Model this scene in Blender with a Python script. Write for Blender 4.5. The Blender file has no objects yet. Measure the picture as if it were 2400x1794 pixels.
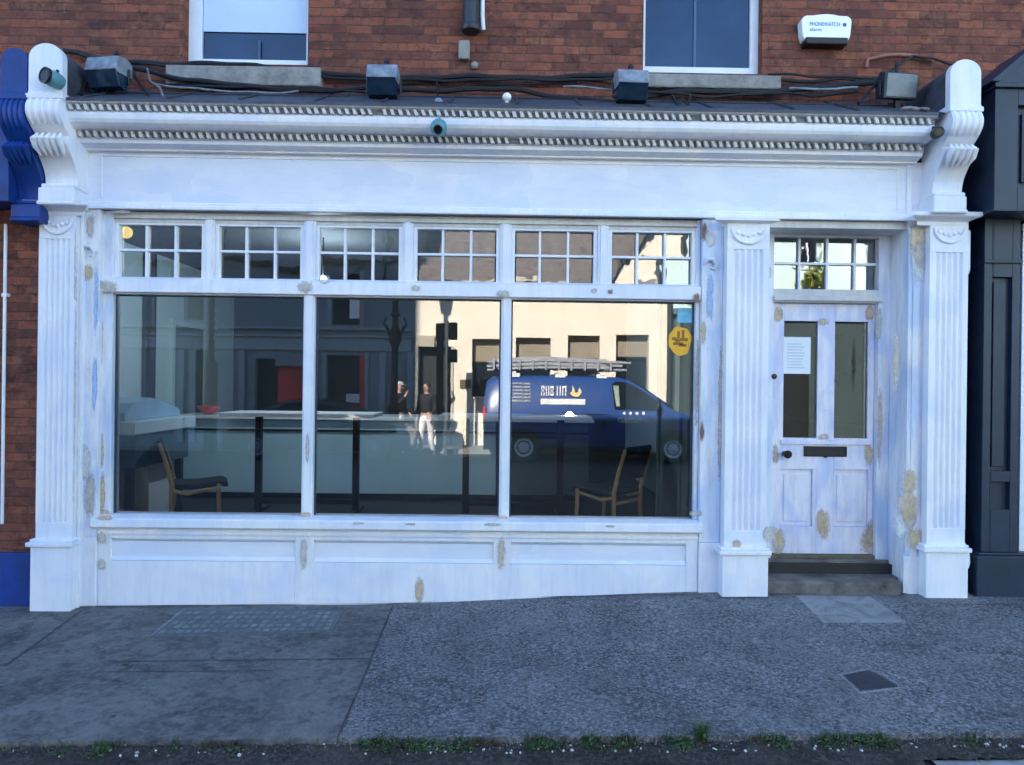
import bpy, bmesh, math, random
from mathutils import Vector, Matrix
from mathutils.geometry import tessellate_polygon
R=math.radians; PI=math.pi
random.seed(7)
sc=bpy.context.scene; COL=sc.collection

# ------------------------------------------------------------------ camera
F=1733.5; CAM=(0.0,-5.7,1.71); YAW=-.0137; ROLL=.0123
cd=bpy.data.cameras.new('camera'); cam=bpy.data.objects.new('camera',cd); COL.objects.link(cam)
cd.sensor_width=36; cd.lens=F*36/2400; cd.clip_end=500; cd.clip_start=.05
cam.location=CAM
cam.matrix_world=Matrix.Translation(CAM)@Matrix.Rotation(YAW,4,'Z')@Matrix.Rotation(PI/2,4,'X')@Matrix.Rotation(ROLL,4,'Z')
sc.camera=cam
# ------------------------------------------------------------------ sky, sun, exposure
TR=Vector((.36,-1,-.66)).normalized()          # the way the sunlight travels
elev=math.asin(-TR.z); az=math.atan2(-TR.x,-TR.y)
w=bpy.data.worlds.new("World"); sc.world=w; w.use_nodes=True
nt=w.node_tree; bg=nt.nodes['Background']
sky=nt.nodes.new('ShaderNodeTexSky'); sky.sky_type='NISHITA'; sky.sun_disc=False
sky.sun_elevation=elev; sky.sun_rotation=az; sky.air_density=1.0; sky.dust_density=.0; sky.ozone_density=4.5
nt.links.new(sky.outputs[0],bg.inputs[0]); bg.inputs[1].default_value=.15
sd=bpy.data.lights.new('sun','SUN'); sd.energy=5.0; sd.angle=R(.5); sd.color=(1,.93,.82)
sun=bpy.data.objects.new('sun',sd); COL.objects.link(sun)
sun.rotation_mode='QUATERNION'; sun.rotation_quaternion=TR.to_track_quat('-Z','Y'); sun.location=(0,20,30)
sc.view_settings.view_transform='Standard'; sc.view_settings.look='None'; sc.view_settings.gamma=1
sc.view_settings.exposure=2.22
sc.cycles.max_bounces=8; sc.cycles.diffuse_bounces=4; sc.cycles.glossy_bounces=4; sc.cycles.transparent_max_bounces=24
sc.cycles.caustics_reflective=False; sc.cycles.caustics_refractive=False

# ------------------------------------------------------------------ photo pixel (2400 x 1794) -> world at depth y
def ray(px,py):
    a=(px-1200)/F; b=-(py-897)/F
    x1=a*math.cos(ROLL)-b*math.sin(ROLL); y1=a*math.sin(ROLL)+b*math.cos(ROLL)
    return Vector((x1*math.cos(YAW)-math.sin(YAW), x1*math.sin(YAW)+math.cos(YAW), y1))
def W(px,py,y):
    d=ray(px,py); t=(y-CAM[1])/d.y
    return CAM[0]+d.x*t, CAM[2]+d.z*t
def X(px,py,y): return W(px,py,y)[0]
def Z(px,py,y): return W(px,py,y)[1]
def sm(t): t=max(0,min(1,t)); return t*t*(3-2*t)
def ground(x,y):
    z0=-.028+.02*sm((x+3.6)/2.6)+.135*sm((x+1.5)/3.6)
    z1=-.05+.0135*(x+2.4)
    t=max(0,min(1,(-.1-y)/2.0))
    return z0*(1-t)+z1*t
def G(px,py):
    d=ray(px,py); z=0.03
    for _ in range(12):
        t=(z-CAM[2])/d.z; x=CAM[0]+d.x*t; y=CAM[1]+d.y*t; z=ground(x,y)
    return x,y
GY=.06                                        # the plane of the shop window glass
def mir(Y): return 2*GY-Y                     # depth seen in the glass -> the real place across the street

# ------------------------------------------------------------------ mesh builder
class MB:
    def __init__(s): s.v=[]; s.f=[]
    def add(s,vs,fs):
        n=len(s.v); s.v+=[tuple(v) for v in vs]; s.f+=[tuple(i+n for i in f) for f in fs]; return s
    def box(s,x0,x1,y0,y1,z0,z1):
        if x0>x1:x0,x1=x1,x0
        if y0>y1:y0,y1=y1,y0
        if z0>z1:z0,z1=z1,z0
        vs=[(x,y,z) for z in (z0,z1) for y in (y0,y1) for x in (x0,x1)]
        return s.add(vs,[(0,2,3,1),(4,5,7,6),(0,1,5,4),(2,6,7,3),(0,4,6,2),(1,3,7,5)])
    def prism(s,poly,a,b,ax='y'):
        def P(p,t):
            return {'y':(p[0],t,p[1]),'x':(t,p[0],p[1]),'z':(p[0],p[1],t)}[ax]
        n=len(poly); vs=[P(p,a) for p in poly]+[P(p,b) for p in poly]
        fs=[(i,(i+1)%n,(i+1)%n+n,i+n) for i in range(n)]
        tri=tessellate_polygon([[Vector((p[0],p[1],0)) for p in poly]])
        fs+=[tuple(t) for t in tri]+[tuple(i+n for i in reversed(t)) for t in tri]
        return s.add(vs,fs)
    def quad(s,a,b,c,d): return s.add([a,b,c,d],[(0,1,2,3)])
    def tube(s,pts,r,n=8,cap=True):
        pts=[Vector(p) for p in pts]; rs=r if isinstance(r,(list,tuple)) else [r]*len(pts)
        vs=[]; up=Vector((0,0,1)); N=None
        for i,p in enumerate(pts):
            t=(pts[min(i+1,len(pts)-1)]-pts[max(i-1,0)]).normalized()
            if N is None:
                N=t.cross(up if abs(t.z)<.9 else Vector((1,0,0))).normalized()
            else: N=(N-t*N.dot(t)).normalized()
            B=t.cross(N)
            vs+=[p+(N*math.cos(2*PI*k/n)+B*math.sin(2*PI*k/n))*rs[i] for k in range(n)]
        fs=[(i*n+k,i*n+(k+1)%n,(i+1)*n+(k+1)%n,(i+1)*n+k) for i in range(len(pts)-1) for k in range(n)]
        if cap: fs+=[tuple(range(n))[::-1],tuple(range((len(pts)-1)*n,len(pts)*n))]
        return s.add(vs,fs)
    def lathe(s,prof,c,ax='z',n=20):
        vs=[]
        for r,h in prof:
            for k in range(n):
                a=2*PI*k/n; u,v=r*math.cos(a),r*math.sin(a)
                vs.append({'z':(c[0]+u,c[1]+v,c[2]+h),'y':(c[0]+u,c[1]+h,c[2]+v),'x':(c[0]+h,c[1]+u,c[2]+v)}[ax])
        m=len(prof); fs=[(i*n+k,i*n+(k+1)%n,(i+1)*n+(k+1)%n,(i+1)*n+k) for i in range(m-1) for k in range(n)]
        fs+=[tuple(range(n))[::-1],tuple(range((m-1)*n,m*n))]
        return s.add(vs,fs)
    def ball(s,c,r,n=14,sx=1,sy=1,sz=1):
        m=n//2+1
        return s.lathe2(c,r,n,m,sx,sy,sz)
    def lathe2(s,c,r,n,m,sx,sy,sz):
        vs=[]
        for i in range(m+1):
            t=PI*i/m
            for k in range(n):
                a=2*PI*k/n
                vs.append((c[0]+r*sx*math.sin(t)*math.cos(a),c[1]+r*sy*math.sin(t)*math.sin(a),c[2]+r*sz*math.cos(t)))
        fs=[(i*n+k,i*n+(k+1)%n,(i+1)*n+(k+1)%n,(i+1)*n+k) for i in range(m) for k in range(n)]
        return s.add(vs,fs)
    def build(s,name,mat,parent=None,bevel=0,smooth=False,xf=None):
        off=Vector(parent.get('_off',(0,0,0))) if parent else Vector((0,0,0))
        me=bpy.data.meshes.new(name)
        vs=[Vector(v) for v in s.v]
        if xf: vs=[xf@v for v in vs]
        me.from_pydata([v-off for v in vs],[],s.f)
        bm=bmesh.new(); bm.from_mesh(me)
        bmesh.ops.remove_doubles(bm,verts=bm.verts,dist=1e-5) if smooth else None
        bmesh.ops.recalc_face_normals(bm,faces=bm.faces); bm.to_mesh(me); bm.free()
        if mat: me.materials.append(mat)
        o=bpy.data.objects.new(name,me); COL.objects.link(o)
        if parent: o.parent=parent; o['_off']=tuple(off)
        if smooth: me.shade_smooth(); me.set_sharp_from_angle(angle=R(40))
        if bevel:
            m=o.modifiers.new('bevel','BEVEL'); m.width=bevel; m.segments=2; m.limit_method='ANGLE'; m.angle_limit=R(35)
        return o
def tag(o,label=None,cat=None,group=None,kind=None):
    if label:o['label']=label
    if cat:o['category']=cat
    if group:o['group']=group
    if kind:o['kind']=kind
    return o
def thing(name,label,cat,loc=(0,0,0),rz=0,group=None,local=False):
    o=bpy.data.objects.new(name,None); COL.objects.link(o); o.location=loc; o.rotation_euler=(0,0,rz); o.empty_display_size=.1
    o['_off']=(0,0,0) if local else tuple(loc)
    return tag(o,label,cat,group)
def copy_tree(o,parent=None):
    c=o.copy(); COL.objects.link(c); c.parent=parent
    for ch in list(o.children): copy_tree(ch,c)
    return c
def walls(m,x0,x1,z0,z1,holes,y0,y1):
    xs=sorted({x0,x1,*[h[0] for h in holes],*[h[1] for h in holes]})
    for a,b in zip(xs,xs[1:]):
        if a<x0-1e-6 or b>x1+1e-6: continue
        cut=sorted([(h[2],h[3]) for h in holes if h[0]<=a+1e-6 and h[1]>=b-1e-6]); z=z0
        for c,d in cut:
            if c>z+1e-5: m.box(a,b,y0,y1,z,c)
            z=d
        if z<z1-1e-5: m.box(a,b,y0,y1,z,z1)
    return m

# ------------------------------------------------------------------ materials
def newmat(name):
    m=bpy.data.materials.new(name); m.use_nodes=True; n=m.node_tree
    return m,n,n.nodes['Principled BSDF']
def N(n,t,**k):
    x=n.nodes.new(t)
    for a,b in k.items(): setattr(x,a,b)
    return x
def coords(n,scale=(1,1,1)):
    g=N(n,'ShaderNodeNewGeometry'); mp=N(n,'ShaderNodeMapping'); mp.inputs['Scale'].default_value=scale
    n.links.new(g.outputs['Position'],mp.inputs[0]); return mp.outputs[0]
def noise(n,vec,scale,detail=4,rough=.6,dist=0):
    t=N(n,'ShaderNodeTexNoise'); t.inputs['Scale'].default_value=scale; t.inputs['Detail'].default_value=detail
    t.inputs['Roughness'].default_value=rough; t.inputs['Distortion'].default_value=dist
    n.links.new(vec,t.inputs['Vector']); return t.outputs[0]
def ramp(n,fac,stops):
    r=N(n,'ShaderNodeValToRGB'); e=r.color_ramp.elements
    while len(e)<len(stops): e.new(.5)
    for el,(p,c) in zip(e,stops): el.position=p; el.color=(c if len(c)==4 else (*c,1)) if isinstance(c,tuple) else (c,c,c,1)
    n.links.new(fac,r.inputs[0]); return r.outputs[0]
def mix(n,fac,a,b,mode='MIX'):
    x=N(n,'ShaderNodeMix',data_type='RGBA',blend_type=mode)
    for v,i in ((fac,0),(a,6),(b,7)):
        if hasattr(v,'is_linked') or hasattr(v,'links'): n.links.new(v,x.inputs[i])
        elif isinstance(v,tuple): x.inputs[i].default_value=(*v,1) if len(v)==3 else v
        else: x.inputs[i].default_value=v
    return x.outputs[2]
def bump(n,h,strength,dist=.01,bsdf=None):
    b=N(n,'ShaderNodeBump'); b.inputs['Strength'].default_value=strength; b.inputs['Distance'].default_value=dist
    n.links.new(h,b.inputs['Height'])
    if bsdf: n.links.new(b.outputs[0],bsdf.inputs['Normal'])
    return b.outputs[0]
def simple(name,c,rough=.6,metal=0,var=.25,scale=8,bs=.15,bd=.004,spec=.5,stretch=(1,1,1)):
    m,n,p=newmat(name); v=coords(n,stretch); f=noise(n,v,scale,5,.65)
    d=tuple(x*(1-var) for x in c); e=tuple(min(1,x*(1+var)) for x in c)
    n.links.new(ramp(n,f,[(.3,d),(.7,e)]),p.inputs['Base Color'])
    p.inputs['Roughness'].default_value=rough; p.inputs['Metallic'].default_value=metal; p.inputs['Specular IOR Level'].default_value=spec
    if bs: bump(n,noise(n,v,scale*6,3),bs,bd,p)
    return m
def paint(name,base,patch,dark,amt=.5,stretch=(1,1,1),ps=2.2,rough=.55,grain=(60,60,2),pr=(.42,.62),sg=(6,6,.7),ds=.6,block=0):
    m,n,p=newmat(name); v=coords(n,stretch); v1=coords(n)
    a=ramp(n,noise(n,v,ps,3,.5,ds),[(pr[0],0.0),(pr[1],1.0)])
    if block:
        wv=N(n,'ShaderNodeVectorMath',operation='MULTIPLY_ADD'); tn=N(n,'ShaderNodeTexNoise'); tn.inputs['Scale'].default_value=9; tn.inputs['Detail'].default_value=4; n.links.new(v1,tn.inputs['Vector'])
        n.links.new(tn.outputs[1],wv.inputs[0]); wv.inputs[1].default_value=(.10,.10,.10); n.links.new(coords(n,(.9,.01,2.1)),wv.inputs[2])
        vo=N(n,'ShaderNodeTexVoronoi',distance='CHEBYCHEV'); vo.inputs['Scale'].default_value=2.6; n.links.new(wv.outputs[0],vo.inputs['Vector'])
        sx=N(n,'ShaderNodeSeparateColor'); n.links.new(vo.outputs['Color'],sx.inputs[0])
        av=N(n,'ShaderNodeMath',operation='MULTIPLY_ADD'); n.links.new(sx.outputs[0],av.inputs[0]); av.inputs[1].default_value=block; 
        hf=N(n,'ShaderNodeMath',operation='MULTIPLY'); n.links.new(a,hf.inputs[0]); hf.inputs[1].default_value=1-block; n.links.new(hf.outputs[0],av.inputs[2]); a=av.outputs[0]
    c=mix(n,a,base,patch)
    s=ramp(n,noise(n,coords(n,sg),3.5,5,.7),[(.45,0.0),(.8,1.0)])
    sc_=N(n,'ShaderNodeMath',operation='MULTIPLY'); n.links.new(s,sc_.inputs[0]); sc_.inputs[1].default_value=amt
    c=mix(n,sc_.outputs[0],c,dark)
    g=ramp(n,noise(n,v1,14,6,.75),[(.62,0.0),(.78,1.0)])
    gm=N(n,'ShaderNodeMath',operation='MULTIPLY'); n.links.new(g,gm.inputs[0]); gm.inputs[1].default_value=amt*.7
    c=mix(n,gm.outputs[0],c,tuple(x*.55 for x in dark))
    ch=ramp(n,noise(n,coords(n,(1.4,1.4,.6)),38,6,.8),[(.66,0.0),(.70,1.0)])
    cm=ramp(n,noise(n,v1,2.2,3,.6),[(.5,0.0),(.7,1.0)])
    c2=N(n,'ShaderNodeMath',operation='MULTIPLY'); n.links.new(ch,c2.inputs[0]); n.links.new(cm,c2.inputs[1])
    c=mix(n,c2.outputs[0],c,(.42,.37,.30))
    n.links.new(c,p.inputs['Base Color']); p.inputs['Roughness'].default_value=rough
    p.inputs['Specular IOR Level'].default_value=.3
    br=N(n,'ShaderNodeMath',operation='ADD'); n.links.new(noise(n,v1,45,4,.7),br.inputs[0]); n.links.new(noise(n,coords(n,grain),2,3,.6),br.inputs[1])
    bump(n,br.outputs[0],.35,.003,p); return m
WHITE=paint('undercoat_white',(.86,.85,.86),(.74,.77,.85),(.56,.57,.62),.42)
WHITE2=paint('fascia_white',(.83,.83,.87),(.68,.73,.83),(.58,.61,.68),.35,(.9,1,1.7),2.4,.55,(2,60,60),(.42,.56),(.8,1,3),.12,.65)
WORN=paint('worn_white',(.81,.81,.84),(.56,.66,.83),(.42,.42,.44),.7,(2,2,.8),2.5)
DOORP=paint('door_primer',(.82,.79,.85),(.60,.64,.83),(.50,.47,.58),.7,(2,2,1),3)
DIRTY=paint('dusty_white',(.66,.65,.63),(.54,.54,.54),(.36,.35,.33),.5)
LEAD=simple('lead_sheet',(.052,.060,.08),.6,.0,.45,5,.4,.01)
BLACK=simple('black_rubber',(.006,.006,.008),.5,0,.3,20,.1)
DARKMET=simple('dark_metal',(.02,.024,.032),.45,0,.3,12,.1)
STONE=simple('sill_stone',(.26,.25,.23),.85,0,.35,9,.6,.01)
STEP=simple('step_granite',(.13,.115,.105),.85,0,.6,5,.9,.012)
BLUE=simple('royal_blue_gloss',(.002,.036,.21),.5,0,.4,5,.1)
NAVY=simple('navy_gloss',(.008,.020,.045),.5,0,.25,5,.1)
TEAL=simple('teal_plastic',(.10,.26,.30),.4,0,.2,9,0)
LENS=simple('black_lens',(.001,.001,.0015),.4,0,.1,9,0)
GREYMET=simple('grey_metal',(.20,.23,.27),.6,0,.5,16,.3)
PVCW=simple('white_pvc',(.78,.80,.84),.35,0,.06,5,0)
BRIGHT=simple('white_plastic',(.9,.9,.9),.4,0,.03,5,0)
def brickmat(name,cs,mortar,sx=1):
    m,n,p=newmat(name)
    g=N(n,'ShaderNodeNewGeometry'); sp=N(n,'ShaderNodeSeparateXYZ'); cb=N(n,'ShaderNodeCombineXYZ')
    n.links.new(g.outputs['Position'],sp.inputs[0]); 
    ad=N(n,'ShaderNodeMath',operation='ADD'); n.links.new(sp.outputs[0],ad.inputs[0]); n.links.new(sp.outputs[1],ad.inputs[1])
    wob=N(n,'ShaderNodeMath',operation='MULTIPLY_ADD'); n.links.new(noise(n,g.outputs['Position'],9,3,.6),wob.inputs[0]); wob.inputs[1].default_value=.022
    n.links.new(sp.outputs[2],wob.inputs[2]); wo2=N(n,'ShaderNodeMath',operation='MULTIPLY_ADD'); n.links.new(noise(n,g.outputs['Position'],6,3,.6),wo2.inputs[0]); wo2.inputs[1].default_value=.05; n.links.new(ad.outputs[0],wo2.inputs[2])
    n.links.new(wo2.outputs[0],cb.inputs[0]); n.links.new(wob.outputs[0],cb.inputs[1])
    def br(a,b,mo,off):
        t=N(n,'ShaderNodeTexBrick'); n.links.new(cb.outputs[0],t.inputs['Vector'])
        t.inputs['Color1'].default_value=(*a,1); t.inputs['Color2'].default_value=(*b,1); t.inputs['Mortar'].default_value=(*mo,1)
        t.inputs['Scale'].default_value=1; t.inputs['Brick Width'].default_value=.205; t.inputs['Row Height'].default_value=.067
        t.inputs['Mortar Size'].default_value=.005; t.inputs['Mortar Smooth'].default_value=.9; t.inputs['Bias'].default_value=off
        return t
    t=br(cs[0],cs[1],mortar,0)
    v=coords(n)
    f=ramp(n,noise(n,coords(n,(1,1,2.6)),3.2,5,.75,.5),[(.40,0.0),(.6,1.0)])
    c=mix(n,f,t.outputs['Color'],cs[2],'MIX')
    fm=N(n,'ShaderNodeMath',operation='MULTIPLY'); n.links.new(f,fm.inputs[0]); fm.inputs[1].default_value=.55
    c=mix(n,fm.outputs[0],t.outputs['Color'],cs[2])
    f2=ramp(n,noise(n,v,16,5,.85),[(.44,0.0),(.62,.85)])
    c=mix(n,f2,c,cs[3])
    # worn pointing: keep the joints visible only in places
    c=mix(n,ramp(n,noise(n,v,5,4,.6),[(.4,.2),(.6,.8)]),c,t.outputs['Color'])
    n.links.new(c,p.inputs['Base Color']); p.inputs['Roughness'].default_value=.9; p.inputs['Specular IOR Level'].default_value=.2
    h=N(n,'ShaderNodeMath',operation='ADD'); n.links.new(noise(n,v,60,4,.8),h.inputs[0])
    iv=N(n,'ShaderNodeMath',operation='MULTIPLY'); n.links.new(t.outputs['Fac'],iv.inputs[0]); iv.inputs[1].default_value=-1.6
    n.links.new(iv.outputs[0],h.inputs[1]); bump(n,h.outputs[0],.8,.012,p); return m
BRICK=brickmat('red_brick',((.30,.098,.060),(.11,.045,.040),(.46,.19,.11),(.035,.02,.02)),(.17,.125,.105))
def ground_mat(name,c1,c2,speck,ss,amt,rough=.9):
    m,n,p=newmat(name); v=coords(n)
    c=ramp(n,noise(n,v,1.3,7,.72,.6),[(.32,c1),(.66,c2)])
    c=mix(n,ramp(n,noise(n,v,3.4,5,.7,1.2),[(.50,0.0),(.62,.5)]),c,tuple(x*.45 for x in c1))
    vo=N(n,'ShaderNodeTexVoronoi'); vo.inputs['Scale'].default_value=ss; n.links.new(v,vo.inputs['Vector'])
    s=ramp(n,noise(n,v,ss*.9,3,.8),[(.46,0.0),(.62,1.0)])
    ms=N(n,'ShaderNodeMath',operation='MULTIPLY'); n.links.new(s,ms.inputs[0])
    big=ramp(n,noise(n,v,2.4,3,.6),[(.3,amt*.45),(.7,amt)]); n.links.new(big,ms.inputs[1])
    c=mix(n,ms.outputs[0],c,speck)
    d=ramp(n,noise(n,v,ss*.6,2,.7),[(.56,0.0),(.72,amt)])
    c=mix(n,d,c,tuple(x*.4 for x in c1))
    n.links.new(c,p.inputs['Base Color']); p.inputs['Roughness'].default_value=rough; p.inputs['Specular IOR Level'].default_value=.25
    bump(n,noise(n,v,ss*.8,4,.8),.55*min(1,amt*1.4+.2),.006,p); return m
CONC=ground_mat('smooth_concrete',(.08,.081,.082),(.185,.18,.172),(.27,.26,.25),22,.45)
AGG=ground_mat('exposed_aggregate',(.065,.065,.068),(.15,.147,.15),(.36,.36,.375),54,.85)
SLAB=ground_mat('pale_slab',(.22,.22,.22),(.30,.295,.29),(.33,.33,.33),30,.15)
ASPH=ground_mat('asphalt',(.022,.022,.025),(.042,.042,.045),(.08,.08,.085),70,.5)
FARP=ground_mat('far_paving',(.2,.19,.18),(.28,.27,.25),(.3,.3,.3),30,.3)
DIRT=ground_mat('gutter_dirt',(.022,.018,.016),(.06,.048,.042),(.14,.12,.11),50,.6)
def glassmat(name,ior=1.75,tint=(.98,1,1),wav=.0,ws=1.6):
    m,n,p=newmat(name); n.nodes.remove(p); out=n.nodes['Material Output']
    t=N(n,'ShaderNodeBsdfTransparent'); t.inputs[0].default_value=(*tint,1)
    g=N(n,'ShaderNodeBsdfGlossy'); g.inputs['Roughness'].default_value=0.0; g.inputs[0].default_value=(1,1,1,1)
    f=N(n,'ShaderNodeFresnel'); f.inputs[0].default_value=ior
    mx=N(n,'ShaderNodeMixShader'); n.links.new(f.outputs[0],mx.inputs[0]); n.links.new(t.outputs[0],mx.inputs[1]); n.links.new(g.outputs[0],mx.inputs[2])
    n.links.new(mx.outputs[0],out.inputs[0])
    if wav: n.links.new(bump(n,noise(n,coords(n),ws,2,.5),wav,.02),g.inputs['Normal'])
    return m
GLASS=glassmat('window_glass',1.95,wav=.012)
GLASS2=glassmat('old_transom_glass',1.95,wav=.05,ws=5)
DGLASS=simple('dark_window_glass',(.012,.016,.024),.04,0,.2,3,0)

# ================================================================== SETTING: pavement, road, far pavement
def sheet(name,outline,mat,dz=0,nx=60,ny=16,x0=-14,x1=14,y0=-2.1,y1=.0,xl=None,xr=None):
    m=MB(); 
    for j in range(ny+1):
        t=j/ny; y=y0+(y1-y0)*t
        a=xl(y) if xl else x0; b=xr(y) if xr else x1
        for i in range(nx+1):
            x=a+(b-a)*i/nx; m.v.append((x,y,ground(x,y)+dz))
    for j in range(ny):
        for i in range(nx):
            k=j*(nx+1)+i; m.f.append((k,k+1,k+nx+2,k+nx+1))
    # kerb face
    n0=len(m.v)
    for i in range(nx+1):
        v=m.v[i]; m.v.append((v[0],v[1]-.004,v[2]-.14))
    for i in range(nx): m.f.append((i,i+1,n0+i+1,n0+i))
    return m.build(name,mat,smooth=True)
pa=G(921,1420); pb=G(790,1735)
def split(y):
    t=(y-pb[1])/(pa[1]-pb[1]); return pb[0]+(pa[0]-pb[0])*t+.012*math.sin(y*9)
tag(sheet('pavement',None,CONC,0,x0=-14,xr=lambda y:split(y)-.001,y1=.3),kind='structure')
tag(sheet('pavement',None,AGG,.002,xl=lambda y:split(y)+.001,x1=14,y1=.3),kind='structure')
m=MB(); m.box(-40,40,-60,12,-.4,-.15); tag(m.build('ground',DIRT),kind='structure')
ROADZ=-.085
m=MB()
nx=50
for i in range(nx+1):
    x=-30+60*i/nx; zr=max(-.11,min(-.05,-.085+.0135*x))
    m.v+= [(x,-2.14,zr),(x,-3.2,-.09),(x,-7,-.05),(x,-11.5,-.1),(x,-13.2,-.12)]
for i in range(nx):
    for j in range(4): k=i*5+j; m.f.append((k,k+1,k+6,k+5))
tag(m.build('road',ASPH,smooth=True),kind='structure')
m=MB().box(-30,30,-14.9,-12.95,-.5,0.0); tag(m.build('far_pavement',FARP,bevel=.01),kind='structure')
# worn road line at the kerb, bottom right
m=MB(); xs=[2.05+.1*i for i in range(60)]
for x in xs: m.v+=[(x,-2.235,-.085+.0135*x+.008 if x<2.6 else -.042),(x,-2.33,(-.085+.0135*x+.008 if x<2.6 else -.042))]
for i in range(len(xs)-1): m.f.append((2*i,2*i+1,2*i+3,2*i+2))
tag(m.build('road_marking',simple('worn_line_paint',(.3,.3,.29),.8,0,.4,9,.4)),kind='structure')

# joints and grooves of the paving
def groove(name,pts,wd,mat,label,dz=.004):
    m=MB(); P=[]
    for (a,b) in zip(pts,pts[1:]):
        n=12
        for k in range(n): P.append((a[0]+(b[0]-a[0])*k/n,a[1]+(b[1]-a[1])*k/n))
    P.append(pts[-1]); g=[G(*p) for p in P]
    for i,(x,y) in enumerate(g):
        q=g[min(i+1,len(g)-1)]; r=g[max(0,i-1)]; d=Vector((q[0]-r[0],q[1]-r[1])).normalized(); ww=wd*random.uniform(.6,1.3)
        z=ground(x,y)+dz
        m.v+=[(x-d.y*ww,y+d.x*ww,z),(x+d.y*ww,y-d.x*ww,z)]
    for i in range(len(g)-1): m.f.append((2*i,2*i+1,2*i+3,2*i+2))
    return tag(m.build(name,mat),kind='structure')
JD=simple('joint_dirt',(.045,.046,.05),.9,0,.5,12,.3)
JL=simple('joint_mortar',(.2,.2,.22),.9,0,.4,12,.3)
groove('pavement_joint',[(921,1420),(853,1590),(790,1733)],.004,JD,'',.006)
groove('pavement_joint',[(190,1433),(104,1496),(12,1562)],.005,JD,'')
groove('pavement_joint',[(255,1552),(500,1549),(870,1545)],.004,JD,'')
groove('pavement_joint',[(255,1576),(390,1575),(640,1573)],.0035,JD,'')
groove('pavement_joint',[(350,1495),(432,1428)],.011,JL,'')
groove('pavement_joint',[(1280,1408),(1640,1399)],.006,JL,'',.006)
groove('pavement_joint',[(2225,1420),(2400,1418)],.006,JD,'',.006)
def slab(name,px,mat,label,cat,h=.006,bev=.002):
    t=[G(*p) for p in px]; cx=sum(p[0] for p in t)/len(t); cy=sum(p[1] for p in t)/len(t)
    m=MB(); n=len(t)
    m.v=[(x,y,ground(x,y)-.03) for x,y in t]+[(x,y,ground(x,y)+h) for x,y in t]
    m.f=[tuple(range(n))[::-1],tuple(range(n,2*n))]+[(i,(i+1)%n,(i+1)%n+n,i+n) for i in range(n)]
    r=thing(name,label,cat,(cx,cy,ground(cx,cy))); m.build('cover_plate',mat,r,bev); return r
slab('paving_slab',[(1865,1398),(2040,1400),(2125,1460),(1930,1461)],SLAB,'pale smooth concrete slab set in the pavement below the doorstep','slab',.007)
r=slab('access_cover',[(1975,1583),(2038,1573),(2107,1611),(2018,1620)],simple('wet_iron',(.022,.026,.036),.6,0,.3,20,.4),'small dark square iron cover set in the rough pavement','cover',.004)
q=[G(*p) for p in [(1969,1583),(2040,1568),(2118,1612),(2015,1626)]]; m=MB()
for a,b in zip(q,q[1:]+q[:1]): m.tube([(a[0],a[1],ground(*a)+.001),(b[0],b[1],ground(*b)+.001)],.007,6)
m.build('cover_rim',JL,r)
# cellar light: a cast frame full of small glass lenses, level with the slabs
r=slab('cellar_light',[(352,1494),(436,1430),(806,1431),(778,1483)],simple('cellar_cast',(.10,.115,.12),.8,0,.3,30,.5),'worn cellar light of small square blocks in the pavement by the left pilaster','cellar light',.005)
m=MB(); A,B,C_,D_=[G(*p) for p in [(362,1490),(440,1434),(798,1435),(772,1480)]]
for j in range(5):
    for i in range(20):
        if random.random()<.14: continue
        def q(u,v): 
            x=(A[0]*(1-u)+D_[0]*u)*(1-v)+(B[0]*(1-u)+C_[0]*u)*v; y=(A[1]*(1-u)+D_[1]*u)*(1-v)+(B[1]*(1-u)+C_[1]*u)*v; return x,y,ground(x,y)+.0065+random.random()*.002
        u,v=i/20,j/5; m.quad(q(u+.008,v+.03),q(u+.042,v+.03),q(u+.042,v+.17),q(u+.008,v+.17))
m.build('lens_block',simple('worn_lens',(.155,.175,.175),.8,0,.5,9,.5),r)

# ================================================================== BRICK BUILDING above the shopfront
BY=.22
bb=thing('brick_building','red brick upper storey above the white shopfront with two sash windows','building',(0,BY,3.9))
TOP=8.2
lw=[X(430,70,BY),X(722,70,BY),Z(560,150,BY),6.4]; rw=[X(1508,70,BY),X(1787,70,BY),Z(1650,172,BY),6.4]
m=MB(); walls(m,-4.9,6.0,3.3,TOP,[lw,rw],BY,BY+.3); m.build('wall',BRICK,bb)
m=MB(); m.box(-4.9,6.0,BY+.3,7.5,6.9,TOP-.05); m.box(-4.9,-4.7,BY+.3,7.5,0,6.9); m.box(5.8,6.0,BY+.3,7.5,0,6.9); m.box(-4.7,5.8,7.2,7.5,0,6.9)
m.build('rear_wall',BRICK,bb)
m=MB().prism([(BY-.2,TOP),(4,TOP+2.3),(7.7,TOP)],-4.95,6.05,'x'); m.build('roof',simple('slates',(.05,.055,.065),.6,0,.3,4,.3),bb)
def sash(nm,px0,px1,pyb,frL,frR,blind,label,fl=True):
    y=BY+.10
    x0,x1=X(px0,70,y),X(px1,70,y); zb=Z((px0+px1)/2,pyb,y)
    r=MB()
    a=frL; b=frR
    r.box(x0,x0+a,y,y+.06,zb,6.38); r.box(x1-b,x1,y,y+.06,zb,6.38); r.box(x0,x1,y-.001,y+.061,zb-.04,zb+.035); r.box(x0,x1,y,y+.06,4.98,5.04)
    fo=r.build('window',PVCW,bb,.004)
    MB().box(x0+a,x1-b,y+.03,y+.036,zb+.035,6.38).build('pane',simple('upper_glass',(.012,.035,.085),.1,0,.3,2,0),fo)
    if blind:
        zz=Z((px0+px1)/2,blind,y); MB().box(x0+a+.005,x1-b-.005,y+.015,y+.022,zz,6.36).build('blind',simple('pale_blue_blind',(.55,.66,.82),.7,0,.05,3,0),fo)
    return fo
w1=sash('w',440,724,150,.115,.02,74,'')
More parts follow.
